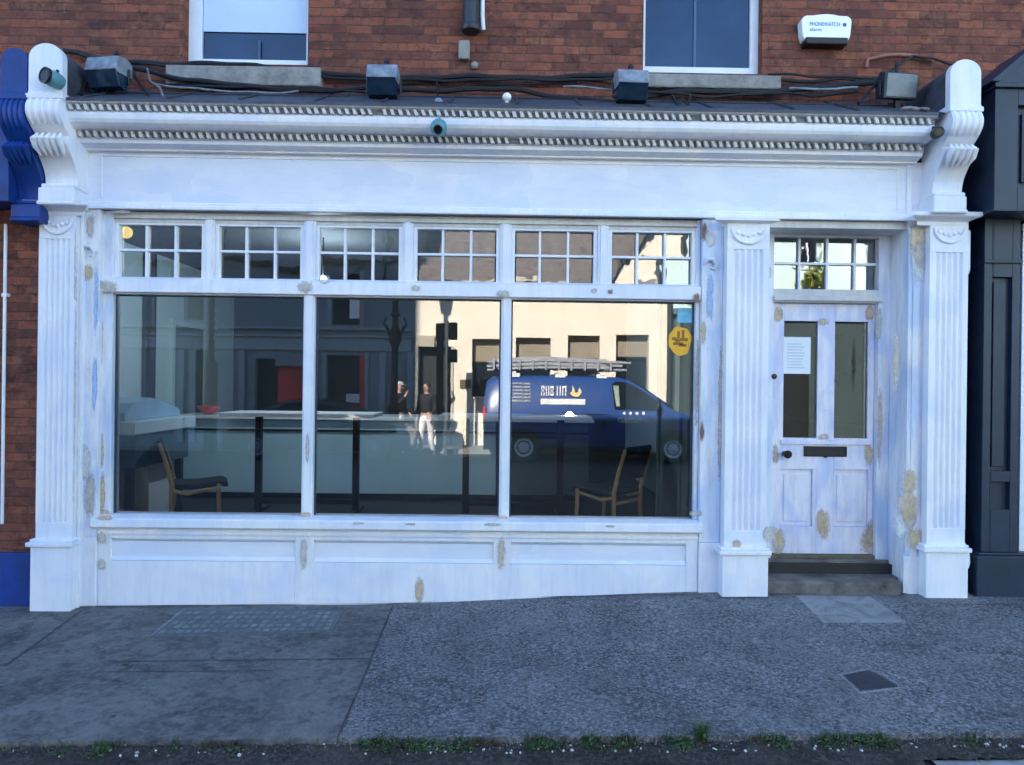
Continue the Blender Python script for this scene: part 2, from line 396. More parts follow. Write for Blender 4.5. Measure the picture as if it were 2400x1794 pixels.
w2=sash('w',1507,1787,168,.02,.10,None,'')
# lace curtain line in the right window and glazing bar
MB().box(X(1626,70,BY+.115),X(1632,70,BY+.115),BY+.118,BY+.126,Z(1650,162,BY),6.3).build('glazing_bar',simple('bluish_bar',(.05,.11,.2),.5,0,.1,5,0),w2)
MB().box(X(606,70,BY+.115),X(612,70,BY+.115),BY+.108,BY+.114,Z(606,145,BY),Z(606,80,BY)).build('glazing_bar',simple('bluish_bar2',(.04,.09,.15),.5,0,.1,5,0),w1)
for (a,b,t,bt) in ((387,752,154,199),(1512,1832,174,206)):
    y=BY-.09; m=MB(); xa,xb=X(a,t,y),X(b,t,y); zt=Z((a+b)/2,t,y); zb=Z((a+b)/2,bt,y)
    m.box(xa,xb,y,BY+.12,zb,zt); o=m.build('sill',STONE,bb,.012)
# waste and rain pipes, fixtures on the brick
t=thing('downpipe','short dark hopper pipe end high on the brick between the windows','pipe',(X(1110,30,BY-.07),BY-.07,Z(1110,72,BY-.07)))
m=MB(); xa=X(1104,30,BY-.07); m.tube([(xa,BY-.07,Z(1104,70,BY-.07)),(xa,BY-.07,6.6)],.062,14); m.build('pipe',DARKMET,t,smooth=True)
m=MB(); m.lathe([(.07,0),(.078,.02),(.07,.05)],(xa,BY-.07,Z(1104,74,BY-.07)),'z',16); m.build('collar',DARKMET,t,smooth=True)
x=X(1131,30,BY-.05); tag(MB().tube([(X(1133,72,BY-.05),BY-.05,Z(1133,72,BY-.05)),(x,BY-.05,Z(1131,40,BY-.05)),(X(1125,0,BY-.05),BY-.05,6.6)],.018,10).build('waste_pipe',PVCW,smooth=True),'thin white plastic pipe running up beside the dark pipe end','pipe')
m=MB(); c=(X(1088,118,BY-.02),BY-.02,Z(1088,118,BY-.02)); 
m.box(c[0]-.045,c[0]+.045,BY-.05,BY+.01,c[2]-.08,c[2]+.07); m.ball((c[0]+.085,BY-.02,c[2]-.12),.03)
tag(m.build('wall_bracket',STONE,bevel=.012),'pale mortar covered bracket stub on the brick under the dark pipe','bracket')
# alarm box
ax0,az1=W(1880,34,BY-.09); ax1,az0=W(1996,98,BY-.09)
t=thing('alarm_box','white alarm bell box with blue lettering on the brick wall','alarm box',((ax0+ax1)/2,BY,(az0+az1)/2))
def alarm(x0,x1,z0,z1):
    P=[]; cx=(x0+x1)/2; w_=x1-x0; h=z1-z0; n=24; r_=.045
    def arc(cx_,cz_,a0,a1): return [(cx_+r_*math.cos(a0+(a1-a0)*k/5),cz_+r_*math.sin(a0+(a1-a0)*k/5)) for k in range(6)]
    P+=arc(x1-r_,z1-r_-.006,0,PI/2)
    P+=[(cx+w_*(.25-.5*k/8),z1-.004+.012*math.sin(PI*k/8)) for k in range(9)]
    P+=arc(x0+r_,z1-r_-.006,PI/2,PI)
    P+=[(x0+.008,z0+.06)]+[(x0+.02,z0+.02),(x0+.05,z0)]
    P+=[(x0+w_*t_,z0+.028*math.sin(PI*t_)**.6*(1-.75*math.sin(PI*t_)**6)) for t_ in [.2,.3,.4,.5,.6,.7,.8]]
    P+=[(x1-.05,z0),(x1-.02,z0+.02),(x1-.008,z0+.06)]
    return P
m=MB().prism(alarm(ax0,ax1,az0,az1),BY-.085,BY+.0,'y'); m.build('case',BRIGHT,t,.008)
m=MB().box(ax0+.03,ax1-.03,BY-.10,BY+.01,az0-.026,az0+.03); m.build('bell_housing',BLACK,t,.01)
def text(s,x,y,z,size,mat,parent,name,ex=.0015,rot=(PI/2,0,0),sx=1,align='LEFT'):
    cu=bpy.data.curves.new(name,'FONT'); cu.body=s; cu.size=size; cu.extrude=ex; cu.align_x=align; cu.materials.append(mat)
    tmp=bpy.data.objects.new('tmp_text',cu); COL.objects.link(tmp); bpy.context.view_layer.update()
    me=bpy.data.meshes.new_from_object(tmp.evaluated_get(bpy.context.evaluated_depsgraph_get())); bpy.data.objects.remove(tmp)
    me.name=name; M=Matrix.Rotation(rot[2],4,'Z')@Matrix.Rotation(rot[0],4,'X')@Matrix.Diagonal((sx,1,1,1)); me.transform(M)
    o=bpy.data.objects.new(name,me); COL.objects.link(o)
    off=Vector(parent.get('_off',(0,0,0))); o.parent=parent; o.location=Vector((x,y,z))-off
    return o
LB=simple('light_blue_ink',(.12,.34,.55),.5,0,.1,5,0)
text('PHONEWATCH',ax0+.062,BY-.087,(az0+az1)/2+.018,.044,LB,t,'lettering',sx=.78)
text('alarm',ax0+.062,BY-.087,(az0+az1)/2-.022,.034,LB,t,'lettering',sx=1.3)
MB().ball((ax1-.055,BY-.086,(az0+az1)/2+.03),.016,12,1,.3,1).build('indicator_lamp',simple('dim_blue_lamp',(.06,.12,.28),.3,0,.1,5,0),t,smooth=True)

# ================================================================== THE SHOPFRONT
sf=thing('shopfront','old timber shopfront painted patchy white with fluted pilasters and scroll brackets','shopfront',(0,0,0))
def gz(x): return ground(x,-.1)-.01
# ---- fascia, cornice
CL,CR=X(160,265,-.35)-.02,X(2192,292,-.35)+.01
m=MB().box(-3.25,3.27,-.05,.2,2.995,3.44)
fas=m.build('fascia',WHITE2,sf,.003)
m=MB(); m.box(-3.2,3.17,-.085,-.047,2.985,3.012); m.box(-3.19,3.16,-.068,-.049,3.012,3.04)
m.box(-3.20,-3.165,-.066,-.048,3.04,3.42); m.box(3.09,3.13,-.066,-.048,3.04,3.42); m.box(-3.06,-3.045,-.058,-.048,3.07,3.39); m.box(3.02,3.035,-.058,-.048,3.07,3.39)
m.box(-3.045,3.02,-.058,-.048,3.385,3.4)
m.build('moulding',WHITE,fas,.004)
prof=[(.1,3.42),(-.10,3.42),(-.10,3.432),(-.125,3.438),(-.150,3.445),(-.172,3.452),(-.175,3.478),(-.19,3.481),(-.19,3.529),(-.255,3.531),(-.285,3.540),(-.312,3.556),(-.326,3.578),(-.330,3.600),(-.330,3.622),(-.322,3.630),(-.322,3.676),(-.362,3.678),(-.375,3.684),(-.375,3.697),(.1,3.70)]
cor=MB().prism(prof,CL,CR,'x').build('cornice',WHITE,sf)
GAPGREY=simple('grey_recess',(.19,.19,.20),.9,0,.5,20,.3)  # darker grey for the strips set behind the dentil teeth
MB().box(CL+.003,CR-.003,-.1925,-.189,3.484,3.527).build('dentil_recess',GAPGREY,cor); MB().box(CL+.003,CR-.003,-.3245,-.321,3.634,3.674).build('dentil_recess',GAPGREY,cor)
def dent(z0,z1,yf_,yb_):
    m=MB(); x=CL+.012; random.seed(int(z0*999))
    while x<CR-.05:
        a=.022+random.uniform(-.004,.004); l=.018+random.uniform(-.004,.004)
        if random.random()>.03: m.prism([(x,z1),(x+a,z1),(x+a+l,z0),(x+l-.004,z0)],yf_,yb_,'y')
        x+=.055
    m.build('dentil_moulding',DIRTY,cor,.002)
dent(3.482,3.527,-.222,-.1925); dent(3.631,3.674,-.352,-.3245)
# lead on top of the cornice: lip and sloping sheets with welts
m=MB(); m.box(CL,CR,-.378,-.36,3.684,3.706); m.prism([(-.378,3.706),(BY-.005,3.99),(BY-.005,3.97),(-.36,3.70)],CL-.05,CR+.05,'x')
led=m.build('lead_flashing',LEAD,sf)
m=MB(); x=-3.0
while x<3.1:
    m.tube([(x,-.36,3.72),(x,BY-.03,3.985)],.010,8); x+=.52+random.uniform(-.08,.08)
for a,b,zz in ((-3.15,-1.2,3.88),(-1.2,.9,3.93),(.7,3.1,3.90)):
    y_=-.378+(zz-3.706)/(3.99-3.706)*(BY+.373); m.tube([(a,y_,zz+.005),((a+b)/2,y_+.01,zz+.012),(b,y_,zz+.004)],.007,6)
m.build('lead_welt',simple('lead_dark',(.035,.04,.055),.6,0,.5,6,.3),led)

# ---- scroll brackets (corbels)
def bracket(xt0,xt1,side,inner):
    zt=3.99 if False else None
def corbel(x0,x1,ztop,zband,zbase,innersign,mat,trim=None,lead=True,parent=sf,yo=0):
    """x0,x1 width; arched head, band, fluted scroll, leaf, foot block"""
    w_=x1-x0; cx=(x0+x1)/2; r_=w_/2
    yf=-.39+yo; yb=-.04+yo
    # body: scroll profile in (y,z)
    H=zband-zbase
    pts=[(yf-.015,zband)]
    for k in range(13):
        a=k/12; z=zband-H*.42*a; y=yf-.02-.045*math.sin(PI*min(1,a*1.05))+.10*a*a
        pts.append((y,z))
    for k in range(1,13):
        a=k/12; z=zband-H*(.42+.58*a)
        y=yf+.075+.125*sm(a)-.028*math.sin(PI*a*2)*(1-a)
        pts.append((y,z))
    pts+= [(yb,zbase),(yb,zband)]
    body=MB().prism(pts,x0,x1,'x').build('console_bracket',mat,parent,.006,True)
    # flutes (raised reeds) on the front of the scroll
    m=MB(); n=5
    for i in range(n):
        xx=x0+w_*(i+.5)/n; m.tube([(xx,p[0]+.004,p[1]) for p in pts[1:11]],[.010]+[.015]*8+[.006],8)
    m.build('reeding',mat,body,0,True)
    # leaf
    m=MB()
    zl=zband-H*.46
    for k in range(5):
        xx=cx+(k-2)*w_*.17; m.tube([(xx,yf+.04,zl+.03),(xx+(k-2)*.004,yf+.005,zl-.02),(xx+(k-2)*.006,yf+.035,zl-.07),(xx,yf+.085,zl-.12)],[.006,.024,.020,.004],8)
    m.build('leaf_carving',mat,body,0,True)
    # bands
    m=MB(); m.box(x0-.012,x1+.012,yf-.03,yb,zband,zband+.035); m.box(x0-.003,x1+.003,yf-.016,yb,zband+.035,zband+.055); m.build('band',mat,body,.005)
    # arched head
    P=[(x0,zband+.055),(x1,zband+.055)]+[(cx+r_*math.cos(PI*k/16),ztop-r_*.85+r_*.85*math.sin(PI*k/16)) for k in range(17)]
    m=MB().prism(P,yf-.012,yf+.05,'y'); m.build('head',mat,body,.006)
    if lead:
        P=[(x0+.004,zband-.02),(x1-.004,zband-.02)]+[(cx+(r_-.004)*math.cos(PI*k/16),ztop-.006-r_*.85+(r_*.85-.004)*math.sin(PI*k/16)) for k in range(17)]
        m=MB().prism(P,yf+.05,BY-.01,'y'); m.build('lead_cover',LEAD,body,.006)
    # foot block
    m=MB(); m.box(x0-.022,x1+.005,-.25+yo,yb,zbase-.135,zbase-.03); m.box(x0-.010,x1+.003,-.235+yo,yb,zbase-.03,zbase+.002); m.box(x0-.028,x1+.008,-.26+yo,yb,zbase-.16,zbase-.13)
    m.build('foot_block',mat,body,.012)
    return body
yf=-.39
lx0,lx1=X(69,200,yf),X(148,200,yf)
corbel(lx0,lx1,Z(108,103,yf),Z(108,234,yf),Z(150,432,-.22),1,WHITE)
rx0,rx1=X(2225,220,yf),X(2297,220,yf)
corbel(rx0,rx1,Z(2260,141,yf),Z(2260,264,yf),Z(2230,452,-.22),-1,WHITE)

# ---- pilasters
def pilaster(x0,x1,ztop,zcap,yface=-.14,mirror=False,bulge=False):
    zp1=Z(120,1268,-.17) if x0<-2 else Z(1740,1287,-.17) if x0<2.5 else Z(2220,1281,-.17)
    zf0=zp1+.13; zf1=Z(120,560,-.14) if x0<0 else Z(1745,585,-.14)
    zb=min(gz(x0),gz(x1))-.02
    w_=x1-x0
    # fluted shaft as an extruded section
    P=[(x0,.08),(x0,yface)]; mg=w_*.13; n=5; fw=(w_-2*mg)/n
    for i in range(n):
        a=x0+mg+i*fw+.004; b=a+fw-.008; P.append((a,yface))
        for k in range(1,6): t_=k/6; P.append((a+(b-a)*t_,yface+.017*math.sin(PI*t_)))
        P.append((b,yface))
    P+=[(x1,yface),(x1,.08)]
    sh=MB().prism(P,zf0,zf1,'z').build('pilaster',WHITE,sf)
    MB().box(x0,x1,yface,.08,zp1,zf0).build('plain_block',WHITE,sh,.003); MB().box(x0,x1,yface,.08,zf1,ztop).build('plain_block',WHITE,sh,.003)
    # swag carving
    cx=(x0+x1)/2; zc=ztop-.05; m=MB()
    pts=[]; 
    for k in range(17):
        a=PI+PI*k/16; pts.append((cx+w_*.40*math.cos(a),yface-.006,zc+.115*math.sin(a)))
    m.tube(pts,[.005]+[.012]*15+[.005],8)
    for k in range(5): m.ball((cx+(k-2)*w_*.13,yface-.002,zc-.035-.012*(2-abs(k-2))),.017,8,1,.6,1)
    m.build('swag_carving',WHITE,sh,0,True)
    # plinth
    m=MB(); e=.03
    m.box(x0-e*.6,x1+e*.3,yface-e,.08,zb,zp1-.045); m.box(x0-e*1.5,x1+e*.9,yface-e-.02,.081,zp1-.045,zp1-.012); m.box(x0-e,x1+e*.6,yface-e+.008,.0805,zp1-.012,zp1+.008)
    m.build('plinth',WHITE,sh,.006)
    return sh,zp1
p1,_=pilaster(X(87,900,-.14),X(173,900,-.14),Z(130,496,-.14),None)
p2,_=pilaster(X(1701,900,-.14),X(1800,900,-.14),Z(1750,520,-.14),None)
p3,_=pilaster(X(2176,900,-.14),X(2266,900,-.14),Z(2220,518,-.14),None)
# capitals (projecting caps)
def capm(px0,px1,pyt,pyb,par,yy=-.2):
    x0,x1=X(px0,pyt,yy),X(px1,pyt,yy); zt,zb=Z((px0+px1)/2,pyt,yy),Z((px0+px1)/2,pyb,yy)
    h=zt-zb
    P=[(.05,zb),(yy+.075,zb),(yy+.07,zb+h*.3),(yy+.045,zb+h*.45),(yy+.01,zb+h*.6),(yy,zb+h*.7),(yy,zt),(.05,zt)]
    m=MB(); c=[(p[0],p[1]) for p in P]
    # mitred ends: taper x with the projection
    vs=[];n=len(P)
    for p in P:
        k=max(0,(p[0]-yy)); vs.append((x0+k,p[0],p[1]))
    for p in P:
        k=max(0,(p[0]-yy)); vs.append((x1-k,p[0],p[1]))
    fs=[(i,(i+1)%n,(i+1)%n+n,i+n) for i in range(n)]; tri=tessellate_polygon([[Vector((p[0],p[1],0)) for p in P]])
    fs+=[tuple(t_) for t_ in tri]+[tuple(i+n for i in reversed(t_)) for t_ in tri]
    m.add(vs,fs); m.build('capital',WHITE,par)
capm(52,206,470,500,p1,-.22); capm(1676,1828,512,527,p2,-.19); capm(2140,2304,496,524,p3,-.22)
# flared side of the right pilaster base and broken moulding by its capital
m=MB(); xr=X(2266,900,-.14)
P=[(xr-.02,.35),(xr,.95)]; 
pp=[(xr-.01,.62),(xr+.004,.62),(xr+.012,.56),(xr+.04,.51),(xr+.065,.45),(xr+.072,.38),(xr+.06,.33),(xr-.01,.33)]
m.prism(pp,-.10,.04,'y'); m.box(xr-.01,xr+.055,-.09,.04,gz(xr)-.02,.33); m.build('side_moulding',WHITE,p3,.008)
m=MB(); m.box(xr-.01,xr+.05,-.09,.0,2.60,2.92); m.prism([(xr,2.60),(xr+.05,2.60),(xr,2.52)],-.09,.0,'y'); m.build('side_moulding',WORN,p3,.008)
# inner strips beside the pilasters
def strip(x0,x1,y,z0,z1,mat,nm='strip',bev=.004): return MB().box(x0,x1,y,.1,z0,z1).build(nm,mat,sf,bev)
sx0,sx1=X(173,900,-.05)+.0,X(229,900,-.06)
strip(X(173,900,-.14)+.002,X(190,900,-.09),-.085,gz(-3)-.02,2.99,WHITE)
st=strip(X(190,900,-.06)+.002,sx1,-.05,.50,2.985,WORN)
strip(X(173,900,-.14)+.002,sx1,-.058,gz(-3)-.02,.498,WHITE,'skirting_block')
sr0=X(1641,900,-.03); sr1=X(1701,900,-.14)-.002
strip(sr0,sr1,-.045,.50,2.985,WORN); strip(sr0,sr1,-.055,gz(1.6)-.02,.498,WHITE,'skirting_block')
# small console carving on the strips
def smallscroll(cx,z,y):
    m=MB(); m.tube([(cx-.045,y,z),(cx-.02,y-.02,z+.04),(cx+.02,y-.025,z+.045),(cx+.045,y-.015,z+.005),(cx+.03,y-.01,z-.03),(cx+.0,y-.012,z-.02)],[.008,.016,.018,.016,.012,.006],8)
    return m.build('scroll_carving',WORN,sf,0,True)
smallscroll(X(210,590,-.05),Z(210,592,-.05),-.05); smallscroll(X(1664,618,-.05),Z(1664,622,-.05),-.045)

# ---- window frame
z_sill=.668; z_top=2.985
jl0,jl1=X(229,900,0)+.002,X(267,900,.03); jr0,jr1=X(1626,900,.03),X(1641,900,-.03)-.002
ztb=2.35; ztt=2.474
wfo=MB().box(jl0,jl1,.0,.12,z_sill,z_top).build('window_frame',WORN,sf,.005)
MB().box(jr0,jr1+.0,.0,.12,z_sill,z_top).build('jamb',WORN,wfo,.005)
m=MB(); m.box(jl1,jr0,.012,.12,2.90,2.984); m.box(jl1,jr0,-.01,.012,2.93,2.96); m.build('head_rail',DIRTY,wfo,.004)
m=MB(); m.box(jl0-.03,jr1,-.035,.12,ztb+.012,ztt-.01); m.prism([(-.035,ztt-.01),(.02,ztt+.012),(.12,ztt+.012),(.12,ztt-.01)],jl0-.02,jr1,'x'); m.box(jl1,jr0,-.002,.1,ztb,ztb+.012); m.build('transom_bar',WHITE,wfo,.006)
mull=[(709,735),(1172,1196)]
for a,b in mull:
    x0,x1=X(a,950,.0),X(b,950,.0)
    m=MB(); m.box(x0,x1,-.004,.12,z_sill-.02,ztb+.012); m.box(x0+.014,x1-.014,-.018,-.004,z_sill-.02,ztb+.012); m.build('mullion',WHITE,wfo,.005)
# transom sashes: six, each with frame, muntins and six panes
sashes=[((280,474),(344,412)),((515,705),(578,645)),((750,935),(809,874)),((978,1163),(1038,1104)),((1207,1391),(1265,1331)),((1434,1620),(1493,1558))]
zpt=2.885; zpb=2.484
prev=None
for i,((a,b),mu) in enumerate(sashes):
    x0,x1=X(a,590,.03),X(b,590,.03)
    m=MB()
    t_=.028
    m.box(x0-t_,x0,.015,.075,zpb-.012,zpt+.02); m.box(x1,x1+t_,.015,.075,zpb-.012,zpt+.02); m.box(x0,x1,.015,.075,zpt,zpt+.02); m.box(x0,x1,.015,.075,zpb-.012,zpb)
    s_=m.build('transom_light',WHITE,wfo,.003)
    m=MB(); zm=(zpt+zpb)/2+.01
    for q_ in mu:
        xx=X(q_,590,.035); m.box(xx-.0095,xx+.0095,.028,.07,zpb,zpt)
    m.box(x0,x1,.030,.068,zm-.0095,zm+.0095); m.build('muntins',WHITE,s_,.003)
    xe=[x0]+[X(q_,590,.035) for q_ in mu]+[x1]
    ti=MB()
    for k in range(3):
        for (u,v) in ((zpb,zm),(zm,zpt)):
            tx=random.uniform(-.0012,.0012); tz=random.uniform(-.0008,.0008)
            c1,c2=xe[k]+.0105,xe[k+1]-.0105; d1,d2=u+.0005,v-.0005
            y=GY
            ti.add([(c1,y-tx-tz,d1),(c2,y+tx-tz,d1),(c2,y+tx+tz,d2),(c1,y-tx+tz,d2),(c1,y-tx-tz+.004,d1),(c2,y+tx-tz+.004,d1),(c2,y+tx+tz+.004,d2),(c1,y-tx+tz+.004,d2)],
              [(0,1,2,3),(7,6,5,4),(0,4,5,1),(1,5,6,2),(2,6,7,3),(3,7,4,0)])
    ti.build('pane',GLASS2,s_)
    if prev is not None:
        m=MB(); m.box(prev+t_+.001,x0-t_-.001,.0,.12,ztt,2.93); m.box(prev+t_+.02,x0-t_-.02,-.012,.0,ztt-.005,2.93) if x0-prev>.12 else None
        m.build('mullion',WHITE,wfo,.004)
    else:
        MB().box(jl1,x0-t_-.001,.004,.118,ztt,2.92).build('side_fillet',WHITE,wfo,.003)
    prev=x1
MB().box(prev+.029,jr0,.004,.118,ztt,2.92).build('side_fillet',WHITE,wfo,.003)
# big panes
edges=[(jl1,X(709,950,0)),(X(735,950,0),X(1172,950,0)),(X(1196,950,0),jr0)]
for a,b in edges:
    o=MB().box(a,b,GY,GY+.006,z_sill,ztb+.005).build('shop_window_pane',GLASS,wfo)
    m=MB(); m.box(a,b,GY-.016,GY-.002,ztb-.010,ztb+.002); m.box(a,a+.012,GY-.016,GY-.002,z_sill,ztb-.01); m.box(b-.012,b,GY-.016,GY-.002,z_sill,ztb-.01); m.build('glazing_bead',simple('dark_bead',(.03,.05,.08),.6,0,.2,6,0),o)
# ---- sill and stall riser
m=MB(); m.prism([(.12,z_sill-.001),(.0,z_sill-.001),(-.075,z_sill-.018),(-.085,z_sill-.026),(-.085,z_sill-.085),(-.07,z_sill-.095),(.12,z_sill-.095)],jl0-.0,sr0+.02,'x'); m.build('sill',WHITE,sf,.004)
rz1=.572; r0,r1=sx1+.002,sr0-.002
pn=[(X(265,1300,0),X(694,1300,0)),(X(737,1300,0),X(1156,1300,0)),(X(1197,1300,0),X(1606,1300,0))]
pz0,pz1=.318,.485
m=MB(); walls(m,r0,r1,-.12,rz1,[(a,b,pz0,pz1) for a,b in pn],-.03,.1); m.box(r0,r1,-.045,-.028,.52,.545)
ro=m.build('stall_riser',WHITE,sf,.004)
for a,b in pn:
    m=MB(); m.box(a+.001,b-.001,-.006,.05,pz0+.001,pz1-.001); 
    m.prism([(-.012,pz0+.001),(-.006,pz0+.001),(-.006,pz0+.03),(-.028,pz0+.004)],a+.001,b-.001,'x')
    m.prism([(-.028,pz1-.004),(-.006,pz1-.022),(-.006,pz1-.001),(-.012,pz1-.001)],a+.001,b-.001,'x'); m.build('riser_panel',WHITE2,ro)
m=MB(); x=r0; 
# ---- doorway
DY=.27; dx0,dx1=X(1806,1000,.24),X(2050,1000,.24); zd0,zd1=.356,Z(1930,714,.33)
mp1=X(1800,900,-.14); dr0=X(2075,1000,.26); dr1=X(2122,900,-.03)
doorway=MB(); doorway.box(mp1-.06,mp1+.004,-.05,.45,.1,2.985); doorway.box(mp1+.004,dx0,.20,.42,.14,2.985)
doorway.box(dx1,dr0,.202,.42,.14,2.985)
do=doorway.build('door_frame',WORN,sf,.005)
# splayed reveal on the right
m=MB().prism([(dr0,.42),(dr0,.202),(X(2122,900,-.03),-.03),(X(2176,900,-.05)-.002,-.03),(X(2176,900,-.05)-.002,.42)],gz(3)-.02,2.985,'z'); m.build('door_reveal',WORN,do,.004)
m=MB(); xx=X(2124,900,-.045); m.box(xx,X(2162,900,-.045),-.06,-.03,.42,2.98); m.box(xx+.03,X(2150,900,-.045)-.03+.03,-.072,-.06,.42,2.98); m.box(xx-.02,X(2174,900,-.045),-.075,-.03,gz(3.1)-.02,.42); m.build('architrave',WORN,do,.004)
# head over door, fanlight
zh1=2.985; zf1=Z(1930,561,DY); zf0=Z(1930,681,DY)
fz=[X(p,620,DY) for p in (1808,1870,1935,2000,2064)]
m=MB(); m.box(dx0,dx1,.202,.42,zf1,2.93); m.box(dx0,dx1,.17,.202,zf1+.04,zf1+.075); m.box(dx0,dx1,.202,.42,zd1,zf0); m.box(dx0-.005,dx1+.02,.175,.202,zd1+.012,zd1+.05); m.build('door_head',DIRTY,do,.004)
MB().box(mp1,dr1+.02,-.03,.42,2.93,2.984).build('soffit',DIRTY,do)
m=MB(); 
for xx in fz[1:4]: m.box(xx-.010,xx+.010,.24,.29,zf0,zf1)
zm=Z(1930,620,DY); m.box(dx0,dx1,.243,.287,zm-.01,zm+.01); fo=m.build('fanlight',WHITE,do,.003)
m=MB()
for a,b in zip(fz,fz[1:]):
    for u,v in ((zf0,zm),(zm,zf1)):
        tx=random.uniform(-.001,.001); y=.265; c1,c2=max(a,dx0)+.0105,min(b,dx1)-.0105
        m.add([(c1,y-tx,u),(c2,y+tx,u),(c2,y+tx,v),(c1,y-tx,v),(c1,y-tx+.004,u),(c2,y+tx+.004,u),(c2,y+tx+.004,v),(c1,y-tx+.004,v)],[(0,1,2,3),(7,6,5,4),(0,4,5,1),(1,5,6,2),(2,6,7,3),(3,7,4,0)])
m.build('pane',GLASS2,fo)
# door leaf
def DX(p,q=1000): return X(p,q,DY)
def DZ(q,p=1930): return Z(p,q,DY)
gl=[(DX(1833),DX(1912)),(DX(1952),DX(2030))]; gz0,gz1=DZ(1027),DZ(754)
pl=[(DX(1829),DX(1904)),(DX(1953),DX(2034))]; pz0_,pz1_=DZ(1234),DZ(1100)
m=MB(); walls(m,dx0+.004,dx1-.004,zd0,zd1-.004,[(a,b,gz0,gz1) for a,b in gl]+[(a,b,pz0_,pz1_) for a,b in pl],DY-.02,DY+.025)
m.box(gl[0][0]-.02,gl[1][1]+.02,DY-.034,DY-.02,gz0-.05,gz0-.012)
door=m.build('door',DOORP,sf,.005)
for a,b in pl:
    m=MB(); m.box(a+.001,b-.001,DY,DY+.02,pz0_+.001,pz1_-.001); m.box(a+.03,b-.03,DY-.008,DY,pz0_+.04,pz1_-.04); m.build('door_panel',DOORP,door,.004)
m=MB()
for a,b in gl: m.box(a,b,DY,DY+.005,gz0,gz1)
m.build('pane',GLASS,door)
m=MB(); x0,x1=DX(1882),DX(1982); z0,z1=DZ(1070),DZ(1046); 
m.box(x0,x1,DY-.03,DY-.018,z0,z0+.012); m.box(x0,x1,DY-.03,DY-.018,z1-.012,z1); m.box(x0,x0+.012,DY-.03,DY-.018,z0,z1); m.box(x1-.012,x1,DY-.03,DY-.018,z0,z1); m.box(x0+.01,x1-.01,DY-.024,DY-.018,z0+.01,z1-.01); m.box((x0+x1)/2-.012,(x0+x1)/2+.012,DY-.032,DY-.02,z0-.01,z0+.004)
m.build('letterbox',BLACK,door,.002)
hx,hz=DX(1836,1063),DZ(1063,1836)
m=MB(); m.lathe([(.02,0),(.022,-.01),(.012,-.02),(.012,-.05),(.03,-.06),(.033,-.08),(.02,-.095)],(hx,DY-.02,hz),'y',16); m.build('door_knob',simple('dark_brass',(.03,.018,.012),.35,.6,.2,9,0),door,smooth=True)
m=MB(); m.lathe([(.022,0),(.022,-.006),(.014,-.008)],(DX(1807,883),.20,DZ(883,1807)),'y',16); m.build('lock',BLACK,do,smooth=True)
m=MB().box(dx0,dx1,DY-.06,DY+.06,zd0-.03,zd0-.003); m.build('threshold',simple('old_timber',(.13,.11,.07),.8,0,.4,9,.4),do,.004)
# paper notice on the door glass
x0,z1=W(1837,790,DY-.01); x1,z0=W(1900,877,DY-.01)
t=thing('paper_notice','white printed paper sheet taped over the left door pane','notice',((x0+x1)/2,DY+.012,z0))
m=MB(); m.box(x0,x1,DY-.0035,DY-.0025,z0,z1); m.build('sheet',simple('paper',(.8,.84,.88),.7,0,.03,4,0),t)
m=MB(); 
for k in range(9): 
    zz=z1-.06-.024*k; m.box(x0+.03,x1-.03-.05*random.random(),DY-.0045,DY-.0036,zz,zz+.006)
m.build('printed_lines',simple('faint_ink',(.45,.55,.66),.7,0,.1,4,0),t)
# doorstep
stx1=X(2066,1330,.2)
t=thing('doorstep','worn dark stone doorstep of two rises under the panelled door','doorstep',(2.6,.1,.1))
m=MB(); m.box(mp1+.002,dr0+.0,.175,.5,.12,zd0-.03); m.build('riser',STEP,t,.008)
xe=X(2120,1380,-.1); zt=.225
P=[(mp1-.0,.30),(mp1,-.115),(xe-.10,-.12),(xe-.03,-.10),(xe,-.06),(xe-.02,.0),(dr0+.12,.15),(dr0+.02,.30)]
m=MB().prism(P,.0,zt,'z'); m.build('tread',STEP,t,.018)

# ---- bare and filled patches in the paint
def patchmat(name,c1,c2):
    m,n,p=newmat(name); v=coords(n); n.links.new(ramp(n,noise(n,v,30,4,.7),[(.3,c1),(.7,c2)]),p.inputs['Base Color']); p.inputs['Roughness'].default_value=.85
    tc=N(n,'ShaderNodeTexCoord'); mp=N(n,'ShaderNodeMapping'); mp.inputs['Location'].default_value=(-1,-1,-1); mp.inputs['Scale'].default_value=(2,0,2); n.links.new(tc.outputs['Generated'],mp.inputs[0])
    sp=N(n,'ShaderNodeSeparateXYZ'); n.links.new(tc.outputs['Generated'],sp.inputs[0])
    def lin(o):
        a=N(n,'ShaderNodeMath',operation='MULTIPLY_ADD'); n.links.new(o,a.inputs[0]); a.inputs[1].default_value=2; a.inputs[2].default_value=-1
        b=N(n,'ShaderNodeMath',operation='POWER'); c=N(n,'ShaderNodeMath',operation='ABSOLUTE'); n.links.new(a.outputs[0],c.inputs[0]); n.links.new(c.outputs[0],b.inputs[0]); b.inputs[1].default_value=2.4; return b.outputs[0]
    s=N(n,'ShaderNodeMath',operation='ADD'); n.links.new(lin(sp.outputs[0]),s.inputs[0]); n.links.new(lin(sp.outputs[2]),s.inputs[1])
    ns=noise(n,coords(n,(1.7,1,.6)),15,8,.85); q=N(n,'ShaderNodeMath',operation='MULTIPLY_ADD'); n.links.new(ns,q.inputs[0]); q.inputs[1].default_value=3.6; q.inputs[2].default_value=-1.8
    z=N(n,'ShaderNodeMath',operation='ADD'); n.links.new(s.outputs[0],z.inputs[0]); n.links.new(q.outputs[0],z.inputs[1])
    al=ramp(n,z.outputs[0],[(.05,.85),(.9,0.0)]); n.links.new(al,p.inputs['Alpha']); return m
